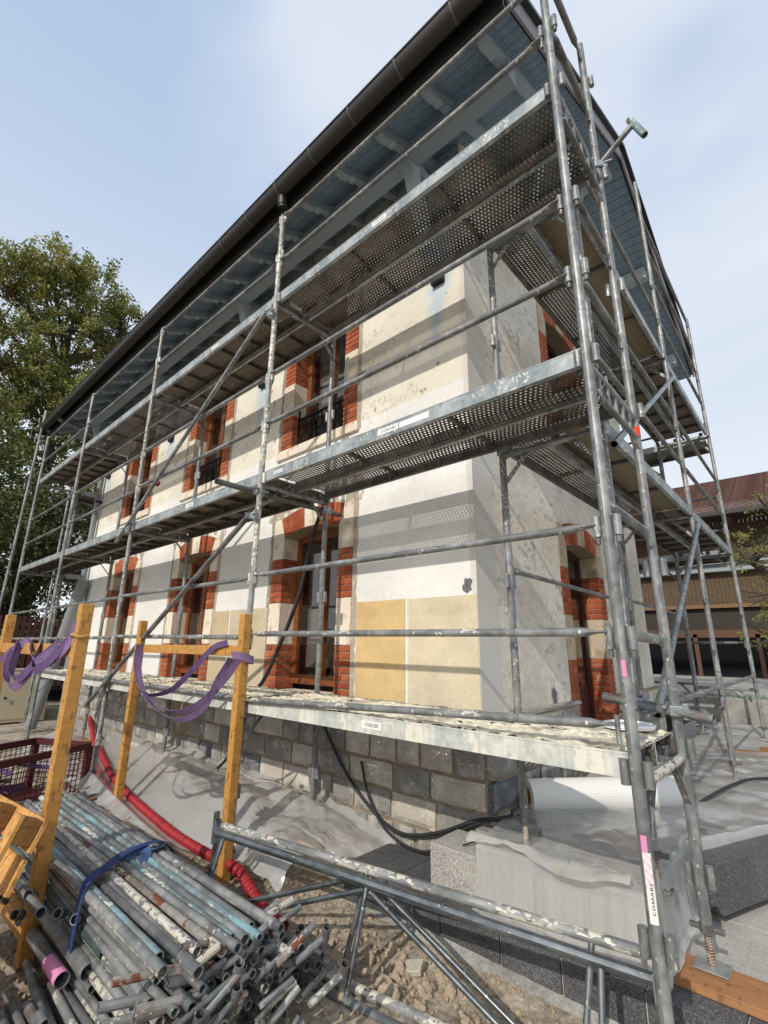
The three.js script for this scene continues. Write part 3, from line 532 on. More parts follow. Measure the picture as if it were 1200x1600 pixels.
// ---- roof
{
  const X0 = -11.6, X1 = 0.52, ZE = 0.1, cs = Math.hypot(1, PITCH), ang = Math.atan(PITCH);
  const roof = part('roof', house);
  for (const s of [1, -1]) {                               // two slopes
    const L = (ZE - RZ) * cs, mz = (ZE + RZ) / 2, my = RY(mz), zc = s > 0 ? mz : 2 * RZ - mz;
    const slab = mesh('roof_slab', bx(X1 - X0, 0.1, L + 0.02, 0, 0, 0), mat.tile, roof); slab.position.set((X0 + X1) / 2, my + 0.085, zc); slab.rotation.x = s * ang;
    const n = Math.round(L / 0.125);
    for (let i = 0; i < n; i++) {                          // soffit boards along the eaves, each its own piece
      if (s > 0 || i < n) { const t = (i + 0.5) / n, z = ZE + (RZ - ZE) * t, zz = s > 0 ? z : 2 * RZ - z; const b = mesh('soffit_board', bx(X1 - X0 - 0.06, 0.018, L / n - 0.008, 0, 0, 0), mat.soffit, roof); b.position.set((X0 + X1) / 2, RY(z) + 0.012, zz); b.rotation.x = s * ang; }
    }
    // verge boards: pale fascia with a dark capping
    for (const [x, w] of [[X1 + 0.012, 0.024], [X0 - 0.012, 0.024]]) {
      const f = mesh('verge_board', bx(w, 0.2, L, 0, 0, 0, 0.003), mat.fascia, roof); f.position.set(x, my + 0.05, zc); f.rotation.x = s * ang;
      const c = mesh('verge_capping', bx(0.1, 0.045, L + 0.06, 0, 0, 0, 0.006), mat.capping, roof); c.position.set(x + (x > 0 ? 0.015 : -0.015), my + 0.165, zc); c.rotation.x = s * ang;
    }
  }
  mesh('ridge', bx(X1 - X0 - 0.06, 0.06, 0.24, (X0 + X1) / 2, RY(RZ) + 0.155, RZ, 0.02), mat.tile, roof);
  // rafters with scalloped feet
  const prof = (len) => { const p = [[0, 0], [len, 0], [len, -0.11]]; const N = 26; for (let i = 0; i <= N; i++) { const x = len * (1 - i / N); const w = x < 0.42 ? 0.018 * Math.abs(Math.sin(x * 22)) + 0.01 * Math.sin(x * 55) : 0; p.push([x, -0.10 + w + (x < 0.1 ? (0.1 - x) * 0.5 : 0)]); } return p; };
  const rg = ext(prof(1.24).reverse(), 0.085); rg.translate(0, 0, -0.0425);
  const rA = rg.clone(); rA.rotateY(Math.PI / 2);          // length along -z
  for (let i = 0; i < 21; i++) { const o = mesh('rafter', rA, mat.rafter, roof); o.position.set(X0 + 0.35 + i * 0.575, RY(ZE - 0.04) - 0.002, ZE - 0.04); o.rotation.x = ang; }
  const fb = mesh('fascia_board', bx(X1 - X0, 0.24, 0.024, (X0 + X1) / 2, RY(ZE) - 0.01, ZE + 0.014, 0.003), mat.gutter, roof);
  mesh('drip_edge', bx(X1 - X0, 0.02, 0.13, (X0 + X1) / 2, RY(ZE) + 0.112, ZE + 0.075, 0.004), mat.gutter, roof);
  // eaves purlin on curved brackets
  mesh('eaves_purlin', bx(11.62, 0.19, 0.15, -5.5, RY(-0.45) - 0.11 - 0.1, -0.45, 0.008), mat.beam, roof);
  const bpts = []; for (let i = 0; i <= 10; i++) { const t = i / 10; bpts.push([0.02 + 0.48 * t, 4.28 + 1.02 * (1 - Math.cos(t * 1.45)) / (1 - Math.cos(1.45)) * 0.96]); }
  const outer = bpts.map((p) => [p[0] + 0.015, p[1] - 0.0]), inner = bpts.map((p, i) => [p[0] - 0.1 + 0.05 * i / 10, p[1] + 0.14 - 0.04 * i / 10]).reverse();
  const bg = ext([...outer, [0.56, 5.36], [0.4, 5.36], ...inner.slice(1)], 0.12, 0.006); bg.translate(0, 0, -0.06); bg.rotateY(-Math.PI / 2);
  const tie = bx(0.12, 0.13, 0.6, 0, 5.33, 0.28, 0.008), post = bx(0.12, 1.2, 0.1, 0, 4.85, 0.05, 0.008);
  const shoe = bx(0.15, 0.16, 0.06, 0, 4.22, 0.03, 0.01);
  for (const x of [-0.87, -4.03, -7.0, -10.15]) { const b = part('bracket', roof); b.position.set(x, 0, WZ); mesh('strut', bg, mat.beamL, b); mesh('tie_beam', tie, mat.beam, b); mesh('wall_post', post, mat.beam, b); mesh('shoe', shoe, mat.iron, b); }
  // gable purlins with pale ends, and their struts
  for (const z of [-2.0, RZ, -4.95, -6.5]) {
    mesh('purlin', bx(0.98, 0.2, 0.15, XC + 0.45, RYs(z) - 0.12, z, 0.008), z < -3 ? mat.beamL : mat.beam, roof);
    const st = part('bracket', roof); st.position.set(XC, RYs(z) - 5.56, z); st.rotation.y = Math.PI / 2; mesh('strut', bg, mat.beamL, st);
  }
  mat.gutterBand = M({ color: 0x5a5653, metalness: 0.2, roughness: 0.5 });
  // half-round zinc gutter with joints and an outlet
  const gt = part('gutter', roof), R = 0.105, GYc = 5.36, GZ = ZE + 0.135;
  const arc = (len, r) => { const g = new THREE.CylinderGeometry(r, r, len, 18, 1, true, 0, Math.PI * 1.08); g.rotateZ(Math.PI / 2); g.rotateX(Math.PI / 2 + 0.12); return tri(g); };
  mesh('trough', arc(X1 - X0 + 0.1, R).translate((X0 + X1) / 2 + 0.05, GYc, GZ), mat.gutter, gt);
  mesh('end_cap', [new THREE.CircleGeometry(R, 18, Math.PI, Math.PI).rotateY(Math.PI / 2).translate(X1 + 0.1, GYc, GZ), new THREE.CircleGeometry(R, 18, Math.PI, Math.PI).rotateY(-Math.PI / 2).translate(X0, GYc, GZ)], mat.gutter, gt);
  mesh('bead', tube(V(X0, GYc + 0.005, GZ + R), V(X1 + 0.1, GYc + 0.005, GZ + R), 0.012), mat.gutter, gt);
  for (let i = 0; i < 21; i++) mesh('joint_band', arc(0.02, R + 0.006).translate(X0 + 0.28 + i * 0.575, GYc, GZ), mat.gutterBand, gt);
  mesh('outlet', [pipe(V(-2.13, GYc - R + 0.03, GZ - 0.01), V(-2.13, GYc - R - 0.13, GZ - 0.03), 0.05, 0.004), new THREE.CylinderGeometry(0.058, 0.058, 0.02, 14).toNonIndexed().translate(-2.13, GYc - R - 0.1, GZ - 0.027)], mat.gutter, gt);
}
// ---- downpipe at the far corner with the leaning temporary pipe
{
  const d = part('downpipe', house);
  mesh('pipe', [tube(V(XL + 0.12, -0.1, WZ + 0.1), V(XL + 0.12, 5.1, WZ + 0.1), 0.055), tube(V(XL + 0.12, 5.08, WZ + 0.1), V(XL + 0.12, 5.3, 0.2), 0.055)], mat.grey, d);
  for (const y of [0.8, 2.2, 3.6]) mesh('clip', bx(0.13, 0.04, 0.14, XL + 0.12, y, WZ + 0.08, 0.005), mat.iron, d);
}
single('drainage_pipe', 'fat grey plastic pipe leaning from the far house corner to the ground', 'pipe', null, tube(V(-10.15, 1.8, -0.8), V(-11.0, -1.2, -0.55), 0.11, 20), mat.grey);
// ================================================================ scaffolding
const XE = 0.825, ZO = 0.158, ZI = -0.65, TR = 0.0265;
const LIFT = [0, 2, 4];
const sock = (p) => tube(V(p.x, p.y - 0.05, p.z), V(p.x, p.y + 0.05, p.z), 0.0195, 10);
const pinG = (p) => tube(V(p.x, p.y - 0.085, p.z), V(p.x, p.y - 0.045, p.z), 0.0125, 8);
function jack(o, x, y, z, top) {                           // threaded base jack, collar nut and plate
  mesh('base_plate', bx(0.15, 0.008, 0.13, x, y + 0.004, z, 0.003), mat.galvSpl, o);
  const g = [tube(V(x, y + 0.006, z), V(x, top, z), 0.016, 10)]; for (let t = y + 0.02; t < top; t += 0.012) g.push(new THREE.TorusGeometry(0.0165, 0.003, 4, 10).rotateX(Math.PI / 2).translate(x, t, z).toNonIndexed());
  mesh('threaded_rod', g, mat.galvRust, o);
  mesh('collar_nut', [tube(V(x, top - 0.03, z), V(x, top + 0.01, z), 0.034, 10), bx(0.15, 0.024, 0.026, x, top - 0.01, z, 0.006)], mat.galvDark, o);
}
function frame(name, label, group, A, B, o) {              // A, B: [x, z, base, top, material] of the two standards
  const f = thing(name, label, 'scaffold frame', group), run = V(B[0] - A[0], 0, B[1] - A[1]).normalize(), w = Math.hypot(B[0] - A[0], B[1] - A[1]);
  const side = V(run.z, 0, -run.x);                        // direction of the scaffold's run
  for (const [P, outer] of [[A, 1], [B, 0]]) {
    const m = P[4] || mat.galv, jt = P[2] + 0.17;
    mesh('standard', pipe(V(P[0], jt, P[1]), V(P[0], P[3], P[1]), TR, 0.004, 18), m, f);
    jack(f, P[0], P[2], P[1], jt);
    const sl = [], so = [], pn2 = [];
    for (const l of LIFT) {
      if (l + 0.3 < P[3] && l > P[2]) sl.push(tube(V(P[0], l + 0.26, P[1]), V(P[0], l + 0.275, P[1]), TR + 0.002, 16));
      for (const dy of outer ? [-0.02, 0.53, 1.05] : [-0.03, 0.95]) {
        const y = l + dy; if (y > P[3] - 0.04) continue;
        for (const s of [-1, 1]) { const q = V(P[0], y, P[1]).addScaledVector(side, s * 0.047); so.push(sock(q)); if (outer && dy > 0) pn2.push(pinG(q)); }
      }
    }
    for (const l of [-0.62]) if (P[2] < -0.9) for (const s of [-1, 1]) so.push(sock(V(P[0], l, P[1]).addScaledVector(side, s * 0.047)));
    if (sl.length) mesh('joint', sl, m, f);
    so.forEach((g) => mesh('socket', g, m, f));
    pn2.forEach((g) => mesh('pin', g, mat.galvDark, f));
  }
  for (const l of LIFT) {
    const y = l - 0.075 + (o.dy || 0); if (y > Math.min(A[3], B[3]) || y < Math.max(A[2], B[2])) continue;
    const a = V(A[0], y, A[1]), b = V(B[0], y, B[1]);
    mesh('transom', tube(a, b, 0.023, 12), l === 0 && o.spl ? mat.galvSpl : mat.galv, f);
    for (const [p, s] of [[a, 1], [b, -1]]) { const g = bx(0.008, 0.27, 0.034, 0, 0, 0); g.rotateX(0); const k = mesh('knee_brace', orient(bx(0.034, 0.30, 0.008, 0, 0.15, 0), p.clone().add(V(0, -0.22, 0)).addScaledVector(run, s * 0.02), p.clone().addScaledVector(run, s * 0.22)), mat.galv, f); }
    if (o.truss && l > 0) {
      const y2 = y - 0.13; mesh('lower_chord', tube(V(A[0], y2, A[1]), V(B[0], y2, B[1]), 0.018, 10), mat.galvDark, f);
      for (let i = 1; i < 6; i++) { const t = i / 6; mesh('lattice_plate', bx(0.03, 0.13, 0.03, A[0] + (B[0] - A[0]) * t, y - 0.065, A[1] + (B[1] - A[1]) * t, 0.004), mat.galv, f); }
    }
  }
  return f;
}
const FG = 'scaffold frames along the front of the house', ord = ['at the near house corner', 'second from the near corner', 'third from the near corner', 'fourth from the near corner', 'at the far end of the front'];
const frames = [];
for (let i = 0; i < 5; i++) {
  const x = XE - 3 * i;
  frames.push(frame('scaffold_support', i ? `galvanized scaffold frame ${ord[i]}, standing before the brick windows` : 'tallest nearest galvanized scaffold frame, running out of the top of the photo', FG,
    [x, ZO, groundY(x, ZO) + (i ? 0.02 : 0.0), i ? 5.1 : 6.6, i === 1 || i === 2 ? mat.galvSpl : mat.galv], [x, i ? ZI : -0.665, i ? groundY(x, ZI) + 0.06 : KY + 0.045, i ? 4.05 : 5.42, mat.galv], { truss: i === 0, spl: 1 }));
}
// pieces of timber under the feet
single('timber_plank', 'orange-brown timber plank under the foot of the corner scaffold', 'plank', null, bx(1.15, 0.04, 0.24, 1.17, KY + 0.022, -0.60, 0.004), mat.plank);
for (const [i, w] of [[1, 'second'], [2, 'third'], [3, 'fourth']]) { const x = XE - 3 * i, o = single('wooden_pad', `brown wooden pad under the wall-side foot of the ${w} scaffold frame`, 'pad', null, bx(0.3, 0.045, 0.22, x, groundY(x, ZI) + 0.036, ZI, 0.006), mat.pallet); o.rotation.y = 0; }
// side run along the gable
const SX = 0.62, SI = -0.13, SF = [-0.68, -3.62, -6.6], SG = 'scaffold frames along the gable';
const sideLab = ['gable scaffold frame nearest the corner, hidden behind the corner post', 'gable scaffold frame in the middle, with the orange-stained post', 'gable scaffold frame at the far right end'];
SF.forEach((z, i) => frame('scaffold_support', sideLab[i], SG, [SX, z, TY + 0.01, [5.0, 6.75, 6.25][i], mat.galv], [SI, z, TY + 0.01, [4.15, 4.1, 4.1][i], mat.galv], { dy: 0.0 }));
frame('scaffold_support', 'scaffold frame behind the house, seen past the gable', SG, [-0.3, -7.45, TY + 0.01, 5.2, mat.galvDark], [-2.9, -7.45, TY + 0.01, 5.2, mat.galvDark], {});
// left end
frame('scaffold_support', 'scaffold frame beyond the far house end, in front of the trees', 'scaffold frames at the far end', [-11.95, -0.66, -1.2, 5.1, mat.galv], [-11.95, -3.6, -1.2, 5.1, mat.galv], {});
{ const p = thing('scaffold_post', 'single tall scaffold post at the far left under the gutter end', 'scaffold post'); mesh('standard', tube(V(-11.42, -1.2, 0.34), V(-11.25, 5.75, 0.30), TR), mat.galv, p); for (const y of [0.5, 2.5, 3.9, 5.0, 5.5]) mesh('socket', sock(V(-11.33, y, 0.37)), mat.galv, p); }
// ---- guard rails
const railProto = {};
function rail(a, b, label, group, m = mat.galv, r = 0.0215, name = 'guard_rail', cat = 'guard rail') {
  const L = a.distanceTo(b), o = thing(name, label, cat, group), g = orient(railGeo(L, r), a, b); mesh('tube', g, m, o);
  for (const p of [a, b]) mesh('pin', tube(V(p.x, p.y - 0.075, p.z), V(p.x, p.y + 0.04, p.z), 0.0115, 8), m, o);
  return o;
}
const bayN = ['in the bay nearest the corner', 'in the second bay from the corner', 'in the third bay from the corner', 'in the far left bay'];
const RG = 'guard rails along the front scaffold';
for (let b = 0; b < 4; b++) for (const [y, n] of [[0.55, 'lower guard rail of the bottom deck'], [1.05, 'upper guard rail of the bottom deck'], [2.53, 'lower guard rail of the middle deck'], [3.07, 'upper guard rail of the middle deck'], [4.45, 'lower guard rail of the top deck'], [5.03, 'topmost guard rail under the gutter']]) {
  const j = () => rr(-0.012, 0.012); const x0 = XE - 3 * b - 0.047, x1 = XE - 3 * (b + 1) + 0.047;
  rail(V(x0, y + j(), ZO), V(x1, y + 0.012 + j(), ZO), `${n} ${bayN[b]}`, RG, y < 0.6 ? mat.galvSpl : mat.galv);
}
rail(V(XE - 0.05, 0.165, ZO + 0.015), V(-2.12, 0.05, ZO + 0.01), 'plaster-splashed tube lying along the edge of the white bottom deck', RG, mat.galvSpl);
for (const b of [1, 2]) rail(V(XE - 3 * b - 0.05, 0.06, ZO + 0.02), V(XE - 3 * (b + 1) + 0.05, 0.05, ZO + 0.02), `splashed tube along the bottom deck edge ${bayN[b]}`, RG, mat.galvSpl);
const endN = [[0.55, 'thick plaster-caked', mat.galvSpl, 0.026], [1.17, 'lower', mat.galv, 0.024], [2.53, 'middle-deck lower', mat.galv, 0.0215], [3.2, 'middle-deck upper', mat.galvDark, 0.0215], [4.6, 'top-deck lower', mat.galvDark, 0.024], [5.3, 'topmost', mat.galvDark, 0.024]];
for (const [y, n, m, r] of endN) rail(V(XE, y, ZO - 0.04), V(XE, y - 0.02, ZI + 0.03), `${n} short rail closing the corner end of the scaffold`, 'short end rails at the corner', m, r);
const SGR = 'guard rails along the gable scaffold', sb = ['nearer gable bay', 'farther gable bay'];
for (let b = 0; b < 2; b++) {
  for (const [y, n] of [[0.12, 'knee-high'], [2.53, 'lower middle-deck'], [3.12, 'upper middle-deck'], [4.5, 'lower top-deck'], [5.1, 'upper top-deck']]) { if (y > 5 && b === 0) continue; rail(V(SX, y, SF[b] - 0.047), V(SX, y, SF[b + 1] + 0.047), `${n} outer guard rail of the ${sb[b]}`, SGR); }
  rail(V(SI, 1.03, SF[b] - 0.047), V(SI, 1.0, SF[b + 1] + 0.047), `thin inner rail beside the gable door, ${sb[b]}`, SGR, mat.galv, 0.019);
}
for (const [y, n] of [[5.6, 'second highest'], [6.15, 'highest']]) rail(V(SX, y, SF[1] - 0.047), V(SX, y, SF[2] + 0.047), `${n} gable rail, running down beside the roof verge`, SGR);
for (const [y, n] of [[0.6, 'lowest'], [2.5, 'second'], [3.1, 'third'], [4.5, 'top']]) rail(V(0.5, y, -7.45), V(-2.85, y, -7.45), `${n} rail of the scaffold behind the house`, 'rails of the rear scaffold', mat.galvDark);
for (const [y, n] of [[0.55, 'lowest'], [2.5, 'second'], [3.1, 'third'], [4.5, 'top']]) rail(V(-11.95, y, -0.71), V(-11.95, y, -3.55), `${n} rail of the scaffold beyond the far house end`, 'rails of the far end scaffold');
rail(V(XE - 12.05, 5.0, ZO), V(-11.25, 4.98, 0.30), 'short stub rail below the far gutter end', 'rails of the far end scaffold');
// ---- braces, tie, odd tubes
function clamp(x, y, z, ry = 0) { const g = [bx(0.07, 0.06, 0.075, 0, 0, 0, 0.01), bx(0.03, 0.085, 0.03, 0.045, 0, 0.02, 0.005), tube(V(0.02, 0, 0.03), V(0.09, 0, 0.05), 0.008, 8), tube(V(-0.05, 0.02, 0), V(-0.05, 0.02, 0.06), 0.01, 8)]; const m = mg(g); m.rotateY(ry); m.translate(x, y, z); return m; }
function brace(a, b, label, m = mat.galvDark, r = 0.024, cl = []) { const o = thing('diagonal_brace', label, 'brace', 'diagonal scaffold braces'); mesh('tube', pipe(a, b, r, 0.004), m, o); cl.forEach((c) => mesh('clamp', clamp(...c), mat.zinc, o)); return o; }
brace(V(-2.26, 3.84, 0.215), V(-5.5, 1.82, 0.215), 'long diagonal brace from under the top deck down across the second front bay', mat.galv, 0.0235, [[-2.19, 3.78, 0.19], [-5.2, 1.95, 0.19]]);
brace(V(-2.21, 1.64, 0.215), V(-5.62, -0.27, 0.215), 'dark diagonal brace rising past the yellow rack to the second front post', mat.galvDark, 0.026, [[-2.19, 1.62, 0.19], [-5.2, -0.06, 0.19]]);
brace(V(SX + 0.05, 0.1, -0.9), V(SX + 0.05, 1.84, -3.66), 'lower diagonal brace of the gable scaffold with flattened ends', mat.shiny, 0.025, [[SX + 0.02, 0.16, -0.78]]);
brace(V(SX + 0.05, 1.82, -0.74), V(SX + 0.05, 3.72, -3.72), 'upper diagonal brace of the gable scaffold below the top deck', mat.shiny, 0.025, []);
{ const o = thing('wall_tie', 'horizontal tie tube through the second front frame with a thin bolt into the wall', 'tie tube'); mesh('tube', pipe(V(-2.22, 1.86, 0.58), V(-2.22, 1.86, -0.86), 0.026), mat.galvDark, o); mesh('eye_bolt', [tube(V(-2.22, 1.86, -0.8), V(-2.22, 1.86, -0.955), 0.006, 8), new THREE.TorusGeometry(0.022, 0.006, 6, 12).toNonIndexed().translate(-2.22, 1.86, -0.87)], mat.iron, o); mesh('clamp', clamp(-2.19, 1.86, ZO + 0.02, 1.57), mat.zinc, o); mesh('clamp', clamp(-2.19, 1.86, ZI, 1.57), mat.zinc, o); }
{ const o = thing('clamped_tube', 'short dark tube clamped across the corner posts above the bottom deck', 'tube'); mesh('tube', pipe(V(0.44, 0.20, -0.69), V(1.01, 0.135, -0.60), 0.026), mat.galvDark, o); mesh('clamp', clamp(0.84, 0.16, -0.64), mat.zinc, o); mesh('clamp', clamp(0.62, 0.18, -0.67, 1), mat.zinc, o); }
{ const o = thing('guard_corner', 'stub arm with a T-shaped end sticking out from the corner post against the sky', 'bracket'); mesh('arm', tube(V(0.835, 4.07, -0.66), V(1.115, 4.27, -0.67), 0.021), mat.galvDark, o); mesh('end_tube', pipe(V(1.085, 4.33, -0.67), V(1.165, 4.10, -0.67), 0.024), mat.blue, o); mesh('clamp', clamp(0.83, 4.07, -0.665, 0.6), mat.zinc, o); }
// ---- decks
function perfSheet(L, w, y) {
  const cx = 0.034, cz = 0.034, r = 0.0098, nx = Math.round(L / cx), nz = Math.round(w / cz), pos = [], uv = [], dx = L / nx, dz = w / nz;
  const put = (x, z) => { pos.push(x, y, z); uv.push(x, z); };
  for (let j = 0; j < nz; j++) for (let i = 0; i < nx; i++) {
    const x0 = i * dx, z0 = j * dz, hx = x0 + dx * (j % 2 ? 0.74 : 0.26), hz = z0 + dz / 2;
    const B = [[x0, z0], [x0 + dx / 2, z0], [x0 + dx, z0], [x0 + dx, z0 + dz / 2], [x0 + dx, z0 + dz], [x0 + dx / 2, z0 + dz], [x0, z0 + dz], [x0, z0 + dz / 2]];
    const Hh = B.map((_, k) => { const a = (-135 + k * 45) * Math.PI / 180; return [Math.min(x0 + dx, Math.max(x0, hx + Math.cos(a) * r * 0.85)), hz + Math.sin(a) * r]; });
    for (let k = 0; k < 8; k++) { const n = (k + 1) % 8; put(...B[k]); put(...Hh[k]); put(...B[n]); put(...B[n]); put(...Hh[k]); put(...Hh[n]); }
  }
  const g = new THREE.BufferGeometry(); g.setAttribute('position', new THREE.Float32BufferAttribute(pos, 3)); g.setAttribute('uv', new THREE.Float32BufferAttribute(uv, 2)); g.computeVertexNormals(); return g;
}
const deckCache = {};
function deckPlank(type, L, w) {                           // along +x from 0 to L, across -z from 0 to -w, lift level at y = 0
  const o = new THREE.Group(), k = type + L + w, c = deckCache[k] || (deckCache[k] = {
    sheet: type === 'closed' || type === 'plate' ? bx(L - 0.04, 0.012, w - 0.01, L / 2, 0.042, -w / 2) : perfSheet(L - 0.03, w - 0.01, 0.045).translate(0.015, 0, -w + 0.005),
    fr: mg([bx(L - 0.02, 0.1, 0.005, L / 2, 0, -0.0025), bx(L - 0.02, 0.004, 0.028, L / 2, -0.05, -0.019), bx(L - 0.02, 0.012, 0.012, L / 2, 0.048, -0.004, 0.003)]),
    bk: mg([bx(L - 0.02, 0.1, 0.005, L / 2, 0, -w + 0.0025), bx(L - 0.02, 0.004, 0.028, L / 2, -0.05, -w + 0.019)]),
    rib: tri(mg([bx(0.035, 0.03, w - 0.012, 0, 0.022, -w / 2, 0.006)])), ribc: bx(0.025, 0.05, w - 0.02, 0, 0.01, -w / 2),
    hook: bx(0.05, 0.05, 0.05, 0, -0.03, 0, 0.008),
  });
  mesh('sheet', c.sheet, type === 'closed' ? mat.ply : type === 'plate' ? mat.plateM : type === 'white' ? mat.edgeW : mat.under, o); mesh('side_rail', c.fr, type === 'white' ? mat.edgeW : mat.edge, o); mesh('side_rail', c.bk, mat.under, o);
  const n = type === 'closed' ? 6 : 2; for (let i = 1; i <= n; i++) { const r = mesh('rib', type === 'closed' ? c.ribc : c.rib, mat.under, o); r.position.x = L * i / (n + 1); }
  for (const x of [0.05, L - 0.05]) for (const z of [-0.08, -w + 0.08]) mesh('hook', c.hook, mat.galvDark, o).position.set(x, 0, z);
  return o;
}
mat.plateM = M({ map: woodTex([128, 118, 96], [148, 138, 114], [104, 94, 76], 165, 0.5), roughness: 0.8 });
mat.edgeW = M({ map: galvTex([182, 185, 178], [200, 200, 190], [222, 217, 200], 0.55, 0, 191), roughness: 0.75 });
function deck(type, L, w, pos, ry, label, group) { const o = deckPlank(type, L, w); o.name = numbered('deck_plank'); scene.add(o); tag(o, label, 'scaffold deck', group); o.position.set(...pos); o.rotation.y = ry; return o; }
const DG = 'deck planks of the front scaffold', lv = ['bottom', 'middle', 'top'];
const PW = 0.375;
const types = [['white', 'perf', 'perf'], ['white', 'closed', 'closed'], ['white', 'closed', 'perf'], ['perf', 'closed', 'closed']];
for (let b = 0; b < 4; b++) for (let l = 0; l < 3; l++) for (let k = 0; k < 2; k++) {
  const t = types[b][l], d = { white: 'plaster-caked', perf: 'perforated steel', closed: 'solid ribbed' }[t];
  if (l === 0 && b === 3) continue;
  const o = deck(t, 2.985, PW, [XE - 3 * (b + 1) + 0.008, 2 * l, ZO - 0.012 - k * (PW + 0.012)], 0, `${k ? 'wall-side' : 'outer'} ${d} plank of the ${lv[l]} deck ${bayN[b]}`, DG);
  if (t === 'white') {                                     // crust of dried plaster, thick and holed
    const s = b * 7 + k * 3;
    mesh('plaster_crust', grid(200, 26, (u, v) => { const x = 0.02 + u * 2.94, z = -0.006 - v * (PW - 0.012), n = fbm(x * 6 + s, z * 6, 0, 4, 801), h = fbm(x * 26 + s, z * 26, 0, 3, 803), q = fbm(x * 52, z * 52, 0, 2, 805); if (q + 0.45 * n < (b ? 0.36 : 0.33) + (v > 0.94 ? 0.08 : 0)) return null; return [x, 0.0472 + 0.012 * ss(0.35, 0.75, h) + 0.004 * q, z, x, z]; }), mat.crust, o);
  }
}
const SDG = 'deck planks of the gable scaffold';
for (let b = 0; b < 2; b++) for (let l = 1; l < 3; l++) for (let k = 0; k < 2; k++)
  deck(b ? 'closed' : k ? 'perf' : 'plate', 2.92, 0.35, [k ? SI + 0.36 : SX - 0.012, 2 * l, SF[b] - 0.012], Math.PI / 2, `${k ? 'wall-side' : 'outer'} plank of the ${lv[l]} gable deck, ${sb[b]}`, SDG);
for (let l = 1; l < 3; l++) deck('closed', 2.9, 0.7, [-2.35, 2 * l - 0.02, -6.72], 0, `${lv[l]} deck of the scaffold behind the house`, 'deck planks behind the house');
for (let l = 1; l < 3; l++) deck('closed', 2.85, 0.7, [-11.2, 2 * l - 0.04, -0.72], Math.PI / 2, `${lv[l]} deck beyond the far house end, seen against the trees`, 'deck planks at the far end');
// stickers and paint marks on the deck edges
const stickMat = M({ map: textMap('\u2590COMABI', 512, 128, '#2b2b30', '#e9e7e0', 'bold 84px serif'), roughness: 0.6 });
const plate = (w, h) => { const g = new THREE.BoxGeometry(w, h, 0.0012); return g; };
function sticker(x, l, w = 0.16) { const o = mesh('sticker', plate(w, 0.045), stickMat, scene.children.find((c) => c.userData.label && c.userData.label.startsWith('outer') && c.userData.label.includes(lv[l] + ' deck') && Math.abs(c.position.x + 1.5 - x) < 1.5)); o.position.set(x - o.parent.position.x, 0.002, 0.0012); return o; }
sticker(-0.72, 0, 0.17); sticker(-0.6, 1, 0.2); sticker(-0.72, 2); sticker(-3.6, 1); sticker(-3.45, 2);
{ const p = sticker(-0.36, 1, 0.26); p.material = M({ color: 0xe4e6e6, roughness: 0.6 }); }
{ const fm = textMap('AVRAT', 512, 128, '#ffffff', '#000000', 'bold 110px sans-serif'); fm.colorSpace = THREE.NoColorSpace; const o = sticker(-1.93, 1, 0.22); o.name = 'stencil'; o.scale.y = 1.3; o.material = M({ color: 0xdfe3e2, alphaMap: fm, alphaTest: 0.5, roughness: 0.8 }); }
{ // marks on the two corner posts
  const f = frames[0];
  const wrap = (x, z, y, h, m, a0, a1, r = TR + 0.0006, n = 'paint_mark') => { const g = new THREE.CylinderGeometry(r, r, h, 16, 1, true, a0, a1); g.translate(x, y, z); mesh(n, g.toNonIndexed(), m, f); };
  const cv = textMap('  ', 512, 128, '#1d1d1d', '#e6e3dc', 'bold 60px sans-serif', (x, w, h) => { x.fillStyle = '#33333a'; x.font = 'bold 58px sans-serif'; x.fillText('COMABI', 60, 100); x.fillStyle = '#cf8bb4'; for (let i = 0; i < 46; i++) { x.globalAlpha = 0.3; x.fillRect(240 + ((i * 37) % 250), (i * 53) % 128, 36, 14); } x.globalAlpha = 1; });
  cv.center.set(0.5, 0.5); cv.rotation = Math.PI / 2;
  wrap(XE, ZO, -0.42, 0.24, M({ map: cv, roughness: 0.7 }), -0.3, 1.15, TR + 0.001, 'sticker');
  wrap(XE, ZO, 0.40, 0.07, mat.pink, -0.1, 0.7); wrap(XE, ZO, -0.27, 0.06, mat.pink, -0.3, 0.8, TR + 0.0014);
  wrap(XE, -0.665, 1.83, 0.07, mat.orange, 0, 6.28, TR + 0.002, 'tape');
}
{ const o = single('plastic_disc', 'white plastic lid lying on the bottom deck beside the corner post', 'lid', null, [new THREE.CylinderGeometry(0.125, 0.13, 0.014, 36).toNonIndexed(), new THREE.TorusGeometry(0.125, 0.009, 8, 40).rotateX(Math.PI / 2).translate(0, 0.006, 0).toNonIndexed()], mat.lid); o.position.set(0.62, 0.075, -0.5); }
{ const o = thing('red_rag', 'small red rag tied on the rail before the second upper window', 'rag'); mesh('cloth', new THREE.IcosahedronGeometry(0.045, 1).scale(1.2, 0.9, 0.7).toNonIndexed().translate(-4.55, 2.47, ZO), mat.red, o); }
{ const o = thing('red_rag', 'orange-red rag knotted on the gable rail against the blue soffit', 'rag'); mesh('cloth', new THREE.IcosahedronGeometry(0.05, 1).scale(0.8, 1.3, 0.7).toNonIndexed().translate(0.68, 3.42, -1.3), mat.orange, o); }
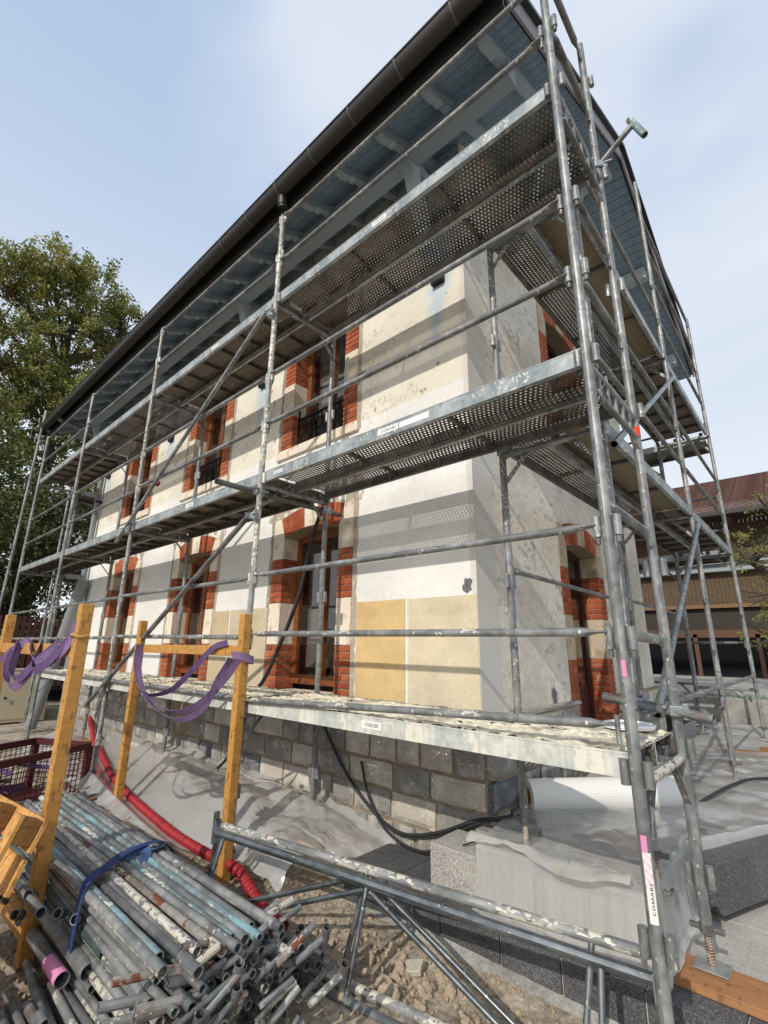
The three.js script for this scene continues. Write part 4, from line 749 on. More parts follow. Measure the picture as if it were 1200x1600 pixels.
// ================================================================ things on the ground
// ---- lattice beams lying on edge across the rubble
function lattice(A, B, off, label, m) {
  const o = thing('lattice_beam', label, 'lattice beam', 'lattice beams lying before the kerb'), d = B.clone().sub(A), P = (t, k) => A.clone().addScaledVector(d, t).addScaledVector(off, k);
  mesh('top_chord', pipe(P(0, 0), P(1, 0), 0.0245, 0.004, 16), m[0], o); mesh('bottom_chord', pipe(P(0, 1), P(1, 1), 0.0245, 0.004, 16), m[1], o);
  for (const t of [0.035, 0.48, 0.925]) mesh('post', tube(P(t, 0.03), P(t, 0.97), 0.0145, 12), m[2], o);
  for (const [a, b] of [[0.475, 0.06], [0.49, 0.90]]) mesh('diagonal', tube(P(a, 0.07), P(b, 0.95), 0.0145, 12), m[2], o);
  for (const t of [0, 1]) mesh('end_plate', bx(0.008, 0.10, 0.06, P(t, 0).x, P(t, 0).y - 0.02, P(t, 0).z, 0.002), mat.zinc, o);
  return o;
}
lattice(V(-1.99, -0.765, 0.395), V(0.70, -0.765, -0.065), V(-0.03, -0.47, 0.17), 'worn lattice beam with plaster spots, the farther of the pair on the rubble', [mat.galvSpl, mat.galvSpl, mat.shiny]);
lattice(V(-1.93, -0.79, 0.44), V(0.765, -0.80, 0.03), V(0.02, -0.455, 0.17), 'shiny lattice beam in front of its pair, ending at the corner post', [mat.shiny, mat.galvDark, mat.shiny]);
// ---- yellow rack of square posts
{
  const r = thing('stacking_rack', 'yellow rack of square timber posts and rails around the pile of tubes', 'rack');
  const X0 = -4.22, X1 = -2.13, Z0 = 0.22, Z1 = 1.44, b = -1.24, tp = 0.735;
  for (const [x, z] of [[X0, Z0], [X1, Z0], [X0, Z1], [X1, Z1]]) mesh('post', bx(0.078, tp - b, 0.078, x, (tp + b) / 2, z, 0.008), mat.yellow, r);
  for (const z of [Z0, Z1]) { mesh('top_rail', bx(X1 - X0 - 0.086, 0.085, 0.06, (X0 + X1) / 2, 0.435, z, 0.006), mat.yellow, r); if (z > 1) mesh('bottom_rail', bx(X1 - X0 - 0.086, 0.09, 0.07, (X0 + X1) / 2, -1.1, z, 0.006), mat.yellow, r); }
  for (const x of [X0]) mesh('side_rail', bx(0.07, 0.09, Z1 - Z0 - 0.086, x, -1.22, (Z0 + Z1) / 2, 0.006), mat.yellow, r);
  mesh('rope', [curveTube([[X1 - 0.04, 0.53, Z1 + 0.045], [X1 + 0.02, 0.535, Z1 + 0.055], [X1 + 0.055, 0.52, Z1 + 0.02], [X1 + 0.05, 0.53, Z1 - 0.03]], 0.011, 20)], mat.rope, r);
  mesh('rope', [curveTube([[X0 + 0.05, 0.54, Z0 + 0.03], [X0 + 0.12, 0.53, Z0 + 0.05], [X0 + 0.13, 0.47, Z0 + 0.05]], 0.012, 20)], mat.rope, r);
  // slings
  const s1 = thing('lifting_sling', 'mauve webbing sling hanging in a deep loop between the right rack posts', 'sling', 'mauve lifting slings on the rack'), ax = V(0, 0, 1), z = Z0;
  const strand = (p, w, m, a, tw) => mesh('strand', ribbon(p, w, a || V(0.2, 0.6, 0.8), 50, tw || 0.4), m, s1);
  strand([[-4.12, 0.48, z + 0.05], [-4.10, 0.3, z + 0.06], [-3.92, 0.1, z + 0.08], [-3.55, -0.03, z + 0.09], [-3.05, -0.12, z + 0.08], [-2.6, 0.0, z + 0.07], [-2.26, 0.22, z + 0.06], [-2.10, 0.36, z + 0.06]], 0.06, mat.purple);
  strand([[-4.05, 0.48, z + 0.04], [-4.0, 0.28, z + 0.07], [-3.72, 0.02, z + 0.1], [-3.3, -0.14, z + 0.1], [-2.85, -0.16, z + 0.1], [-2.5, -0.02, z + 0.09], [-2.34, 0.2, z + 0.08], [-2.2, 0.37, z + 0.06]], 0.055, mat.purple, V(0.5, 0.5, 0.6), 0.7);
  strand([[-3.85, 0.02, z + 0.1], [-3.5, 0.0, z + 0.11], [-3.1, 0.08, z + 0.1], [-2.75, 0.28, z + 0.09], [-2.5, 0.46, z + 0.06], [-2.3, 0.5, z + 0.05]], 0.05, mat.purpleD, V(0.2, 0.8, 0.4), 0.5);
  strand([[-2.2, 0.40, z + 0.055], [-2.08, 0.395, z + 0.06], [-2.06, 0.36, z - 0.06], [-2.2, 0.36, z - 0.07]], 0.06, mat.purple, V(0, 1, 0), 0.1);
  const s2 = thing('lifting_sling', 'mauve webbing slings bunched round the rail of the left rack posts', 'sling', 'mauve lifting slings on the rack');
  const st2 = (p, w, m, a, tw) => mesh('strand', ribbon(p, w, a || V(0.1, 0.8, 0.6), 50, tw || 0.5), m, s2);
  const zz = Z1 + 0.05;
  st2([[-4.4, 0.36, zz], [-4.15, 0.37, zz], [-3.9, 0.33, zz + 0.02], [-3.5, 0.45, zz], [-3.3, 0.5, zz - 0.03]], 0.065, mat.purple);
  st2([[-3.6, 0.49, zz - 0.04], [-3.58, 0.36, zz + 0.02], [-3.4, 0.2, zz + 0.05], [-3.1, 0.16, zz + 0.05], [-2.8, 0.3, zz + 0.03], [-2.35, 0.45, zz]], 0.07, mat.purple, V(0.4, 0.6, 0.5), 0.6);
  st2([[-3.45, 0.48, zz], [-3.3, 0.27, zz + 0.05], [-3.0, 0.22, zz + 0.06], [-2.7, 0.38, zz + 0.02], [-2.5, 0.49, zz - 0.03]], 0.06, mat.purpleD, V(0.2, 0.8, 0.3), 0.6);
  st2([[-3.2, 0.49, zz - 0.03], [-2.95, 0.4, zz + 0.02], [-2.6, 0.33, zz + 0.03], [-2.2, 0.47, zz], [-2.13, 0.62, zz - 0.02]], 0.06, mat.purple, V(0.1, 0.9, 0.2), 0.3);
  st2([[-2.9, 0.49, zz - 0.03], [-2.7, 0.3, zz + 0.05], [-2.4, 0.36, zz + 0.04], [-2.2, 0.5, zz]], 0.055, mat.purpleD, V(0.3, 0.8, 0.2), 0.3);
}
// ---- the pile of scaffold tubes and frames
{
  const G = 'scaffold tubes piled in the yellow rack';
  let n = 0;
  const L0 = 'grey galvanized tube on top of the pile tied with a blue strap';
  const colourOf = (m) => (m === mat.galvSpl ? 'plaster-splashed grey' : m === mat.galvDark ? 'dark grey' : 'plain grey');
  function pileTube(x0, x1, y, z0, z1, r, m, label, y1) {
    const a = V(x0, y, z0), b = V(x1, y1 === undefined ? y : y1, z1);
    const o = thing('scaffold_tube', label || L0, 'tube', G); mesh('tube', pipe(a, b, r, 0.004, 14), m, o); return [o, a, b, m];
  }
  function stubs(t, k) {                                    // hooks and sockets at the ends
    const [o, a, b, m] = t, d = b.clone().sub(a).normalize();
    for (const [p, s] of [[b, -1], [a, 1]]) {
      if (rnd() < 0.35) continue;
      const q = p.clone().addScaledVector(d, s * rr(0.03, 0.1)), ang = rr(0.2, 1.4) * (rnd() < 0.5 ? 1 : -1), v = V(0.15 * s + rr(-0.1, 0.2), Math.cos(ang) * 0.3 - 0.05, (rnd() < 0.75 ? 1 : -1)).normalize();
      if (k) mesh('cross_tube', pipe(q, q.clone().addScaledVector(v, rr(0.09, 0.2)), rr(0.014, 0.019), 0.003, 10), rnd() < 0.25 ? mat.galvRust : m, o);
      else mesh('socket', pipe(q.clone().add(V(-0.045, 0.035, 0.02)), q.clone().add(V(0.045, 0.035, 0.02)), 0.019, 0.003, 10), m, o);
    }
  }
  const mats = [mat.galv, mat.galvDark, mat.galvSpl, mat.galv, mat.galvDark, mat.galvSpl, mat.galv];
  const rows = [[-1.18, 0.40, 1.90, 28], [-1.138, 0.44, 1.75, 26], [-1.096, 0.48, 1.41, 20], [-1.054, 0.53, 1.40, 19], [-1.012, 0.58, 1.40, 18], [-0.97, 0.63, 1.395, 17], [-0.928, 0.68, 1.395, 16], [-0.886, 0.73, 1.39, 15], [-0.844, 0.78, 1.39, 14], [-0.802, 0.83, 1.385, 13]];
  rows.forEach(([y, za, zb, c], ri) => {
    for (let i = 0; i < c; i++) {
      const t = (i + 0.5) / c, z = za + (zb - za) * t, top = ri > 6, r = rr(0.0165, 0.0215);
      const near = z > 1.2 && (i * 7 + ri * 3) % 5 < 1 && ri < 7, x1 = (near ? rr(-1.35, -1.0) : rr(-0.74, -0.5)) - 0.015 * (9 - ri), x0 = z > 1.42 ? Math.max(-1.9, x1 - 0.9) : x1 - rr(2.55, 2.95), sk = rr(-0.03, 0.03);
      const m = mats[(n++ * 5 + ri * 3) % 7], lab = `${colourOf(m)} tube ${ri > 6 ? 'in the upper layers' : ri > 3 ? 'in the middle layers' : 'in the lowest layers'} of the pile, ${near ? 'ending short at the front' : 'reaching the jumbled right end'}`;
      const tt = pileTube(x0, x1, y + rr(-0.012, 0.014), z - sk, z + sk, r, m, lab, y + rr(-0.012, 0.014));
      if (ri > 1 || near) stubs(tt, ri > 2 && !near);
    }
  });
  // the ones that stand out, on top
  const top = [
    [0.885, mat.galvDark, null], [0.925, mat.galvSpl, null], [0.965, mat.galv, null], [1.005, mat.blue, 'pale blue painted tube, the farthest of the blue ones on the pile'], [1.05, mat.galv, null], [1.095, mat.blue, 'blue painted tube in the middle of the pile with cream splashes'], [1.14, mat.galv, null],
    [1.18, mat.galvRust, 'tube with flaking cream paint and brown rust on the pile'], [1.225, mat.galvSpl, 'grey tube heavily splashed with cream plaster, beside the rusty one'], [1.265, mat.galv, null], [1.305, mat.galvDark, null], [1.345, mat.blue, 'blue painted tube nearest the camera on the pile'], [1.385, mat.galvSpl, null]];
  top.forEach(([z, m, l], i) => { const x1 = -0.55 - 0.05 * (i % 3) - (z > 1.3 ? 0.1 : 0), k = rr(-0.03, 0.03); const t = pileTube(x1 - rr(2.7, 2.95), x1, -0.755 + rr(-0.005, 0.012), z + k, z - k, rr(0.018, 0.0225), m, l, -0.755 + rr(-0.005, 0.012)); if (i % 2) stubs(t, 1); });
  // jumble of short frame arms at the right end
  const GJ = 'short frame arms sticking out of the right end of the pile';
  for (let i = 0; i < 38; i++) {
    const x = rr(-0.74, -0.38), z = rr(0.72, 1.4), y = -1.15 + rr(0.04, 0.42) * (1 - 0.25 * Math.abs(z - 0.95)), L = rr(0.12, 0.26), az = rr(-0.2, 0.6), el = rr(-0.5, 0.5);
    const d = V(Math.sin(az) * Math.cos(el) * 0.6, Math.sin(el) * 0.6 + 0.42, -Math.cos(az) * Math.cos(el)).normalize().multiplyScalar(L), a = V(x, y, z).addScaledVector(d, -0.5), b = a.clone().add(d);
    const o = thing('steel_stub', 'short steel arm in the jumble at the right end of the pile', 'tube', GJ); mesh('tube', pipe(a, b, rr(0.010, 0.0165), 0.003, 10), [mat.galv, mat.galvDark, mat.galvDark, i % 2 ? mat.galvRust : mat.galvSpl, mat.galv][i % 5], o);
    if (i % 4 === 0) mesh('socket', pipe(b.clone().add(V(-0.02, -0.045, 0.0)), b.clone().add(V(0.02, 0.045, 0.01)), 0.021, 0.004, 12), mat.galvDark, o);
  }
  // big-bore tube ends facing the camera, left of the pile
  let t = pileTube(-3.3, -1.30, -0.985, 1.405, 1.415, 0.034, mat.galv, 'large-bore grey tube with its open end towards the camera', -0.985);
  t = pileTube(-2.0, -1.46, -1.055, 1.455, 1.465, 0.034, mat.galvDark, 'grey tube with a pink painted open end', -1.055); { const a = V(-1.66, -1.055, 1.464), b = V(-1.459, -1.055, 1.465); mesh('paint_mark', pipe(a, b, 0.0346, 0.0004, 16), mat.pink, t[0]); }
  t = pileTube(-3.2, -1.22, -0.90, 1.375, 1.385, 0.024, M({ map: T.galvDark, color: 0x9fc0bc, roughness: 0.6 }), 'dark green-grey tube end beside the large-bore tube', -0.90);
  for (const [x, y, z] of [[-1.62, -0.84, 1.46], [-1.52, -0.85, 1.41], [-1.92, -0.83, 1.52], [-1.86, -0.88, 1.58], [-2.05, -0.86, 1.62]]) { const o = thing('frame_socket', 'cast ring socket on the tube ends at the left of the pile', 'socket', 'ring sockets at the left of the pile'); mesh('ring', pipe(V(x - 0.035, y - 0.02, z - 0.02), V(x + 0.035, y + 0.02, z + 0.03), 0.024, 0.005, 12), mat.galvDark, o); mesh('lug', bx(0.05, 0.03, 0.02, x, y - 0.03, z, 0.006), mat.galvDark, o); }
  // name sticker on one tube
  { const st = single('sticker', 'white lettered sticker on a tube at the left edge of the pile', 'sticker', null, new THREE.CylinderGeometry(0.0266, 0.0266, 0.15, 12, 1, true, -0.7, 1.5).rotateZ(Math.PI / 2), M({ map: textMap('COMABI', 512, 128, '#222226', '#e8e6de', 'bold 92px sans-serif'), roughness: 0.6 })); st.rotation.x = 1.0; st.position.set(-1.95, -0.84, 1.53); const tb = pileTube(-2.05, -1.7, -0.84, 1.53, 1.53, 0.026, mat.galv, 'grey tube with the lettered sticker at the left edge', -0.84); }
  // blue ratchet strap over the pile
  const sp = thing('tie_strap', 'blue webbing strap tied over the pile of tubes', 'strap');
  mesh('webbing', ribbon([[-1.74, -1.1, 0.45], [-1.77, -0.88, 0.74], [-1.79, -0.735, 0.85], [-1.80, -0.70, 0.9], [-1.78, -0.70, 1.1], [-1.66, -0.70, 1.25], [-1.55, -0.715, 1.39], [-1.50, -0.82, 1.43], [-1.5, -1.0, 1.44]], 0.06, V(1, 0, 0.15), 60, 0.1), mat.strap, sp);
  mesh('knot', [ribbon([[-1.80, -0.724, 0.88], [-1.74, -0.717, 0.94], [-1.80, -0.71, 1.05], [-1.74, -0.717, 1.14]], 0.06, V(1, 0, 0.3), 20, 0.8), ribbon([[-1.86, -0.727, 1.0], [-1.78, -0.71, 1.0], [-1.7, -0.717, 1.02], [-1.66, -0.727, 1.08]], 0.05, V(0.2, 0, 1), 20, 0.6)], M({ color: 0x46618c, roughness: 0.85 }), sp);
}
// ---- timber pallet leaning at the left
{
  const p = thing('pallet', 'ochre wooden pallet tilted up against the left rack post', 'pallet');
  // corner at the right end; u runs away to the upper left, v comes down towards the camera
  const C = V(-1.47, -0.345, 1.64), u = V(-1, -0.07, 0.0).normalize(), v0 = V(0.0, -0.925, 0.38), v = v0.addScaledVector(u, -u.dot(v0)).normalize(), n = new THREE.Vector3().crossVectors(v, u).normalize();
  const m4 = new THREE.Matrix4().makeBasis(u, n, v); m4.setPosition(C); p.applyMatrix4(m4);
  // local: x along u, y away from the camera, z down along v
  for (let i = 0; i < 5; i++) mesh('board', bx(1.1, 0.022, 0.14, 0.55, 0, 0.075 + i * 0.165, 0.003), mat.pallet, p);
  for (const z of [0.07, 0.42, 0.76]) for (const x of [0.065, 0.55, 1.03]) mesh('block', bx(0.12, 0.085, 0.11, x, -0.054, z, 0.006), mat.palletEnd, p);
  for (const x of [0.055, 0.55, 1.04]) mesh('bottom_board', bx(0.1, 0.022, 0.84, x, -0.108, 0.43, 0.003), mat.pallet, p);
}
// ---- wire basket
{
  const b = thing('wire_basket', 'dark red steel basket with wire mesh sides', 'basket', null, [-5.2, 0, 1.12]), W = 1.5, H = 0.55, D = 0.85, y0 = -1.22; b.rotation.y = 1.99;
  for (const [x, z] of [[-W / 2, -D / 2], [W / 2, -D / 2], [-W / 2, D / 2], [W / 2, D / 2]]) mesh('corner_post', bx(0.06, H, 0.06, x, y0 + H / 2, z, 0.005), mat.redPaint, b);
  for (const z of [-D / 2, D / 2]) { mesh('top_rail', bx(W, 0.07, 0.05, 0, y0 + H, z, 0.005), mat.redPaint, b); const g = []; for (let i = 1; i < 26; i++) g.push(bx(0.006, H, 0.006, -W / 2 + W * i / 26, y0 + H / 2, z)); for (let j = 1; j < 10; j++) g.push(bx(W, 0.006, 0.006, 0, y0 + H * j / 10, z + 0.006)); stuff(mesh('wire_mesh', g, mat.redPaint, b)); }
  for (const x of [-W / 2, W / 2]) { mesh('top_rail', bx(0.05, 0.07, D, x, y0 + H, 0, 0.005), mat.redPaint, b); const g = []; for (let i = 1; i < 14; i++) g.push(bx(0.006, H, 0.006, x, y0 + H / 2, -D / 2 + D * i / 14)); for (let j = 1; j < 10; j++) g.push(bx(0.006, 0.006, D, x + 0.006, y0 + H * j / 10, 0)); stuff(mesh('wire_mesh', g, mat.redPaint, b)); }
  mesh('floor', bx(W, 0.03, D, 0, y0 + 0.02, 0), mat.redPaint, b);
  for (let i = 0; i < 9; i++) { const o = thing('sling', 'grey-mauve strap lying inside the red wire basket', 'sling', 'straps in the wire basket'); const x = -5.2 + rr(-0.25, 0.25), z = 1.12 + rr(-0.45, 0.45), y = -1.15 + i * 0.045; mesh('webbing', ribbon([[x, y, z], [x + rr(-0.3, 0.3), y + rr(0.02, 0.1), z + rr(-0.2, 0.2)], [x + rr(-0.4, 0.4), y + rr(0, 0.1), z + rr(-0.3, 0.3)], [x + rr(-0.3, 0.3), y, z + rr(-0.2, 0.2)]], 0.05, V(0.3, 0.7, 0.4), 24, 0.7), i % 3 ? mat.purpleD : mat.curtain, o); }
  for (let i = 0; i < 6; i++) single('scaffold_tube', 'dark tube lying on the ground in front of the red wire basket', 'tube', 'tubes before the wire basket', tube(V(-4.62 + 0.05 * i, -1.17 + 0.055 * (i % 3), 1.75 + rr(-0.1, 0.1)), V(-4.75 + 0.05 * i, -1.17 + 0.055 * (i % 3), 0.35 + rr(-0.1, 0.1)), 0.026), mat.galvDark);
}
// ---- plastic sheeting
const HOSE = [[-8.6, -0.80, -0.85], [-7.6, -0.98, -0.62], [-6.5, -1.05, -0.38], [-6.0, -1.06, -0.27], [-5.3, -1.07, -0.10], [-4.66, -1.07, 0.02], [-4.07, -1.07, 0.11], [-3.34, -1.07, 0.20], [-2.95, -1.07, 0.24], [-2.62, -1.075, 0.25], [-2.27, -1.08, 0.24], [-2.0, -1.10, 0.20], [-1.75, -1.14, 0.24], [-1.5, -1.17, 0.30], [-1.28, -1.19, 0.30]];
const hoseGap = (x, z) => { let m = 9; for (let i = 0; i < HOSE.length - 1; i++) { const a = HOSE[i], b = HOSE[i + 1], dx = b[0] - a[0], dz = b[2] - a[2], t = Math.max(0, Math.min(1, ((x - a[0]) * dx + (z - a[2]) * dz) / (dx * dx + dz * dz))); m = Math.min(m, Math.hypot(x - a[0] - dx * t, z - a[2] - dz * t)); } return m; };
function ridged(x, y, s) { return 1 - Math.abs(2 * fbm(x, y, 0, 3, s) - 1); }
{
  const fold = (x, z, a, s) => { const c = Math.cos(a), q = Math.sin(a); return ridged(x * c + z * q, (z * c - x * q) * 0.45, s); };
  const F = (x, z) => 0.10 * Math.pow(fold(x * 1.1, z * 1.1, 0.7, 901), 1.5) + 0.10 * crumple(x * 1.9 + 0.5 * z, z * 2.2 - 0.4 * x, 960) + 0.055 * crumple(x * 4.4 - z, z * 4.1 + x, 970) + 0.022 * crumple(x * 9.5, z * 8.5 + x * 2, 980);
  const baseY = (x, z) => GY + 0.03 + 0.12 * ss(-1.0, -3.2, x) * ss(1.4, -0.2, z);
  const sheetY = (x, z, v) => {
    const edge = ss(0, 0.05, v) * (0.3 + 0.7 * ss(1, 0.84, v)), hump = 0.13 * ss(0.0, 0.35, v) * ss(1, 0.5, v) * ss(-1.3, -2.6, x);
    let y = baseY(x, z) + 0.03 + (F(x, z) * edge + hump) * (0.7 + 0.6 * fbm(x * 0.9, 4, 0, 2, 915)); if (v < 0.12) y += (0.12 - v) * 0.9; const hg = hoseGap(x, z); if (hg < 0.6) y = Math.min(y, -1.10 + 0.75 * Math.max(0, hg - 0.06) - 0.05 * ss(-2.2, -1.4, x)); return y;
  };
  const frontOf = (x) => 0.40 - 0.28 * ss(-3.6, -1.4, x) + 0.16 * (fbm(x * 2, 3, 0, 3, 911) - 0.5);
  const g = smoothGrid(330, 110, (u, v) => {
    const xr = -1.42 - 0.3 * v + 0.16 * fbm(v * 6, 1, 0, 3, 913), x = -7.6 + (xr + 7.6) * u, zf = frontOf(x), z = -0.93 + (zf + 0.93) * v;
    return [x + 0.06 * (F(z * 1.3 + 3, x) - 0.1), sheetY(x, z, v) - 0.04 * ss(0.985, 1, u), z + 0.05 * (F(x + 9, z * 1.2) - 0.1) * (v > 0.05 ? 1 : 0), x * 0.45, z * 0.45];
  });
  single('plastic_sheet', 'crumpled milky plastic sheet over the ground along the stone plinth', 'plastic sheet', null, g, mat.plastic);
  const TH = (x, z) => {                                     // surface the second sheet lies on
    const e = 0.66 + (z < -1.3 ? (-1.3 - z) * 0.43 : 0), a = ss(e + 0.035, e - 0.02, x), b = ss(-0.385, -0.435, z);
    return KY + 0.006 + (TY - KY + 0.004) * Math.min(a, b);
  };
  const F2 = (x, z) => 0.020 * Math.pow(ridged(x * 1.8 + 11, z * 1.4, 921), 2.2) + 0.035 * crumple(x * 2.4 + z * 0.6, z * 1.9 - x * 0.5, 962) + 0.016 * crumple(x * 6 - z * 2, z * 5 + x, 972);
  const g2 = smoothGrid(150, 300, (u, v) => {
    // profile: over the terrace, down the riser of the step, out over the kerb
    const R = 0.305, s0 = 0.06, flat = 4.7, tot = s0 + R + flat; let q = Math.pow(v, 1.25) * tot, z, drop;
    const fx = u * 1.1 * 4, cre = 0.020 * Math.pow(ridged(fx * 1.2 + 3, 2, 941), 2) + 0.010 * ridged(fx * 3.1, q * 3, 943);
    if (q < s0) { z = -0.415 + (s0 - q) * (0.6 + 0.9 * pn(fx * 2, 4, 0, 945)); drop = 1; } else if (q < s0 + R) { drop = 1 - (q - s0) / R; z = -0.428 + cre * (0.4 + drop); } else { z = -0.435 - (q - s0 - R); drop = 0; }
    const x1 = 0.70 + (z < -1.3 ? (-1.3 - z) * 0.47 : 0) + 0.05 * (fbm(z * 4, 9, 0, 3, 927) - 0.5), x0 = -0.34 - 0.1 * ss(-0.45, -0.9, z) + 0.05 * (fbm(z * 6, 2, 0, 3, 929) - 0.5); let x = x0 + (x1 - x0) * u;
    const e = 0.655 + (z < -1.3 ? (-1.3 - z) * 0.43 : 0), side = ss(e - 0.015, e + 0.03, x);
    const y = KY + 0.008 + (TY - KY + 0.004) * Math.min(1 - drop, 1 - side) + F2(x, z) * (1 - drop * 0.7) + 0.006;
    if (side > 0.2) x += 0.03 * Math.pow(ridged(z * 4, 7, 947), 2) * side;
    return [x, y, z, x * 0.5, z * 0.5];
  });
  single('plastic_sheet', 'translucent plastic sheet covering the granite steps and terrace beside the gable', 'plastic sheet', null, g2, mat.plastic2);
  const g3 = grid(70, 22, (u, v) => {                        // loose flap turned back over the step
    const x = -0.38 + 0.95 * u, w = 0.10 + 0.09 * fbm(x * 3, 5, 0, 3, 931) + 0.05 * Math.sin(x * 7), z = -0.52 + w * v + 0.02, y = TY + 0.03 + F2(x + 4, z) + 0.045 * Math.sin(v * 2.6) + (z > -0.43 ? -0.35 * (z + 0.43) : 0) + 0.03 * ridged(x * 4, v, 933) * v;
    return [x, y, z, x * 0.5, z * 0.5];
  });
  single('plastic_flap', 'loose fold of clear plastic turned back along the step edge', 'plastic sheet', null, g3, mat.plastic);
  const g4 = grid(30, 20, (u, v) => { const x = 1.35 + 0.5 * u + 0.3 * v, z = -3.3 - 0.9 * v, y = TY + 0.03 + 0.16 * Math.pow(ridged(u * 1.4 + 2, v * 1.4, 941), 2) * ss(0, 0.2, u) * ss(1, 0.8, u); return [x, y, z, x * 0.5, z * 0.5]; });
  single('plastic_heap', 'crumpled heap of white plastic at the right edge of the terrace', 'plastic sheet', null, g4, mat.plastic);
}
// ---- roll of membrane
{
  const a = V(-0.41, TY + 0.135, -1.30), b = V(0.42, TY + 0.135, -2.24), o = thing('membrane_roll', 'thick white roll of membrane lying on the terrace by the house corner', 'roll');
  mesh('roll', pipe(a, b, 0.118, 0.055, 36), mat.roll, o); const d = b.clone().sub(a).normalize(); mesh('core', pipe(a.clone().addScaledVector(d, -0.004), b, 0.057, 0.012, 28), mat.core, o);
}
// ---- cables, conduit
single('cable', 'black cable looping down the stone plinth to the house corner', 'cable', 'black cables along the plinth', curveTube([[-2.3, -0.02, -0.72], [-2.24, -0.24, -0.80], [-2.0, -0.55, -0.82], [-1.67, -0.82, -0.83], [-1.31, -0.95, -0.82], [-0.93, -0.87, -0.82], [-0.59, -0.72, -0.84], [-0.44, -0.70, -0.95], [-0.38, -0.70, -1.1], [-0.25, -0.715, -1.5], [0.0, -0.715, -1.9]], 0.014, 90), mat.rubber);
single('cable', 'second thinner black cable hanging lower against the plinth', 'cable', 'black cables along the plinth', curveTube([[-1.75, -0.5, -0.83], [-1.65, -0.74, -0.82], [-1.45, -0.94, -0.80], [-1.18, -1.02, -0.80], [-0.96, -0.99, -0.80], [-0.7, -0.80, -0.82], [-0.5, -0.70, -0.85], [-0.42, -0.71, -1.1], [-0.3, -0.72, -1.4]], 0.011, 70), mat.rubber);
single('cable', 'thick black cable dropping behind the right yellow rack post', 'cable', 'black cables along the plinth', curveTube([[-3.1, -0.02, -0.66], [-3.42, -0.26, -0.70], [-3.55, -0.56, -0.70], [-3.84, -0.83, -0.70], [-4.2, -1.0, -0.68], [-4.7, -1.06, -0.62]], 0.016, 50), mat.rubber);
single('hose', 'dark hose running down across the brick window nearest the corner', 'hose', null, curveTube([[-2.40, 1.95, -0.80], [-2.48, 1.69, -0.76], [-2.66, 1.0, -0.74], [-2.92, 0.52, -0.74], [-3.22, 0.06, -0.72], [-3.3, -0.02, -0.66]], 0.021, 60), mat.rubber);
single('cable', 'black cable crossing the terrace to the right edge', 'cable', null, curveTube([[0.50, -0.70, -2.1], [0.6, -0.655, -2.5], [0.68, -0.665, -3.1], [0.78, -0.675, -3.5], [1.3, -0.68, -4.0], [2.2, -0.70, -4.5]], 0.013, 60), mat.rubber);
single('cable', 'short curled bit of black wire on the granite step block', 'cable', null, curveTube([[-0.50, TY - 0.02, -0.52], [-0.47, TY - 0.015, -0.60], [-0.46, TY - 0.01, -0.68]], 0.005, 16), mat.rubber);
{
  const pts = HOSE;
  const c = new THREE.CatmullRomCurve3(pts.map((p) => V(...p))), n = 520, rad = 10; let g = new THREE.TubeGeometry(c, n, 0.036, rad);
  const p = g.attributes.position; for (let i = 0; i <= n; i++) { const ctr = c.getPointAt(i / n), k = 0.9 + 0.14 * (i % 3 === 0 ? -0.8 : 1) + 0.1 * (pn(i * 0.08, 1, 0, 77) - 0.5); for (let j = 0; j <= rad; j++) { const q = i * (rad + 1) + j, w = V(p.getX(q), p.getY(q), p.getZ(q)).sub(ctr).multiplyScalar(k).add(ctr); p.setXYZ(q, w.x, w.y, w.z); } }
  g = g.toNonIndexed(); g.computeVertexNormals(); single('corrugated_conduit', 'bright red corrugated conduit snaking over the plastic sheet', 'conduit', null, g, mat.red);
}
single('steel_bracket', 'galvanized hooked frame end standing left of the right rack post', 'bracket', null, [pipe(V(-2.02, -1.2, 0.40), V(-1.94, -0.72, 0.42), 0.017), bx(0.03, 0.11, 0.04, -2.0, -0.74, 0.40, 0.006)], mat.shiny);
single('concrete_ledge', 'pale concrete ledge under the basement window', 'ledge', null, [bx(1.3, 0.26, 0.3, -5.5, -0.99, -0.76, 0.015), bx(0.55, 0.2, 0.34, -4.6, -1.02, -0.74, 0.015)], mat.stoneC);
for (const [x, z, r] of [[0.55, -5.2, 0.3], [0.95, -5.6, 0.1]]) { const o = single('timber_batten', x < 0.8 ? 'orange timber batten lying before the low concrete wall, left one' : 'orange timber batten lying before the low concrete wall, right one', 'batten', null, bx(0.62, 0.05, 0.12, 0, 0, 0, 0.004), mat.rawwood); o.position.set(x, TY + 0.03, z); o.rotation.y = r; }
// ================================================================ surroundings
// ---- low concrete wall and turf behind the terrace
single('low_wall', 'low grey concrete wall behind the terrace with a strip of grass on top', 'wall', null, [bx(9, 0.62, 0.3, 3.6, -0.66, -8.6, 0.01)], mat.conc);
{
  const g = [], t = V(0, 0, 0);
  for (let i = 0; i < 1400; i++) { const x = rr(-0.8, 6), z = rr(-9.0, -8.6), h = rr(0.05, 0.12), w = 0.006, a = rr(0, 3.14), dx = Math.cos(a) * w, dz = Math.sin(a) * w, lx = rr(-0.04, 0.04), y = -0.37; const b = new THREE.BufferGeometry(); b.setAttribute('position', new THREE.Float32BufferAttribute([x - dx, y, z - dz, x + dx, y, z + dz, x + lx, y + h, z], 3)); b.setAttribute('uv', new THREE.Float32BufferAttribute([0, 0, 1, 0, 0.5, 1], 2)); b.computeVertexNormals(); g.push(b); }
  const o = mesh('grass', g, M({ color: 0x4f6b28, roughness: 0.9 })); tag(o, 'strip of short green grass on top of the low concrete wall', 'grass', null, 'stuff');
  struct('yard', bx(14, 0.1, 9, 3.6, -0.43, -13.2), mat.pave);
}
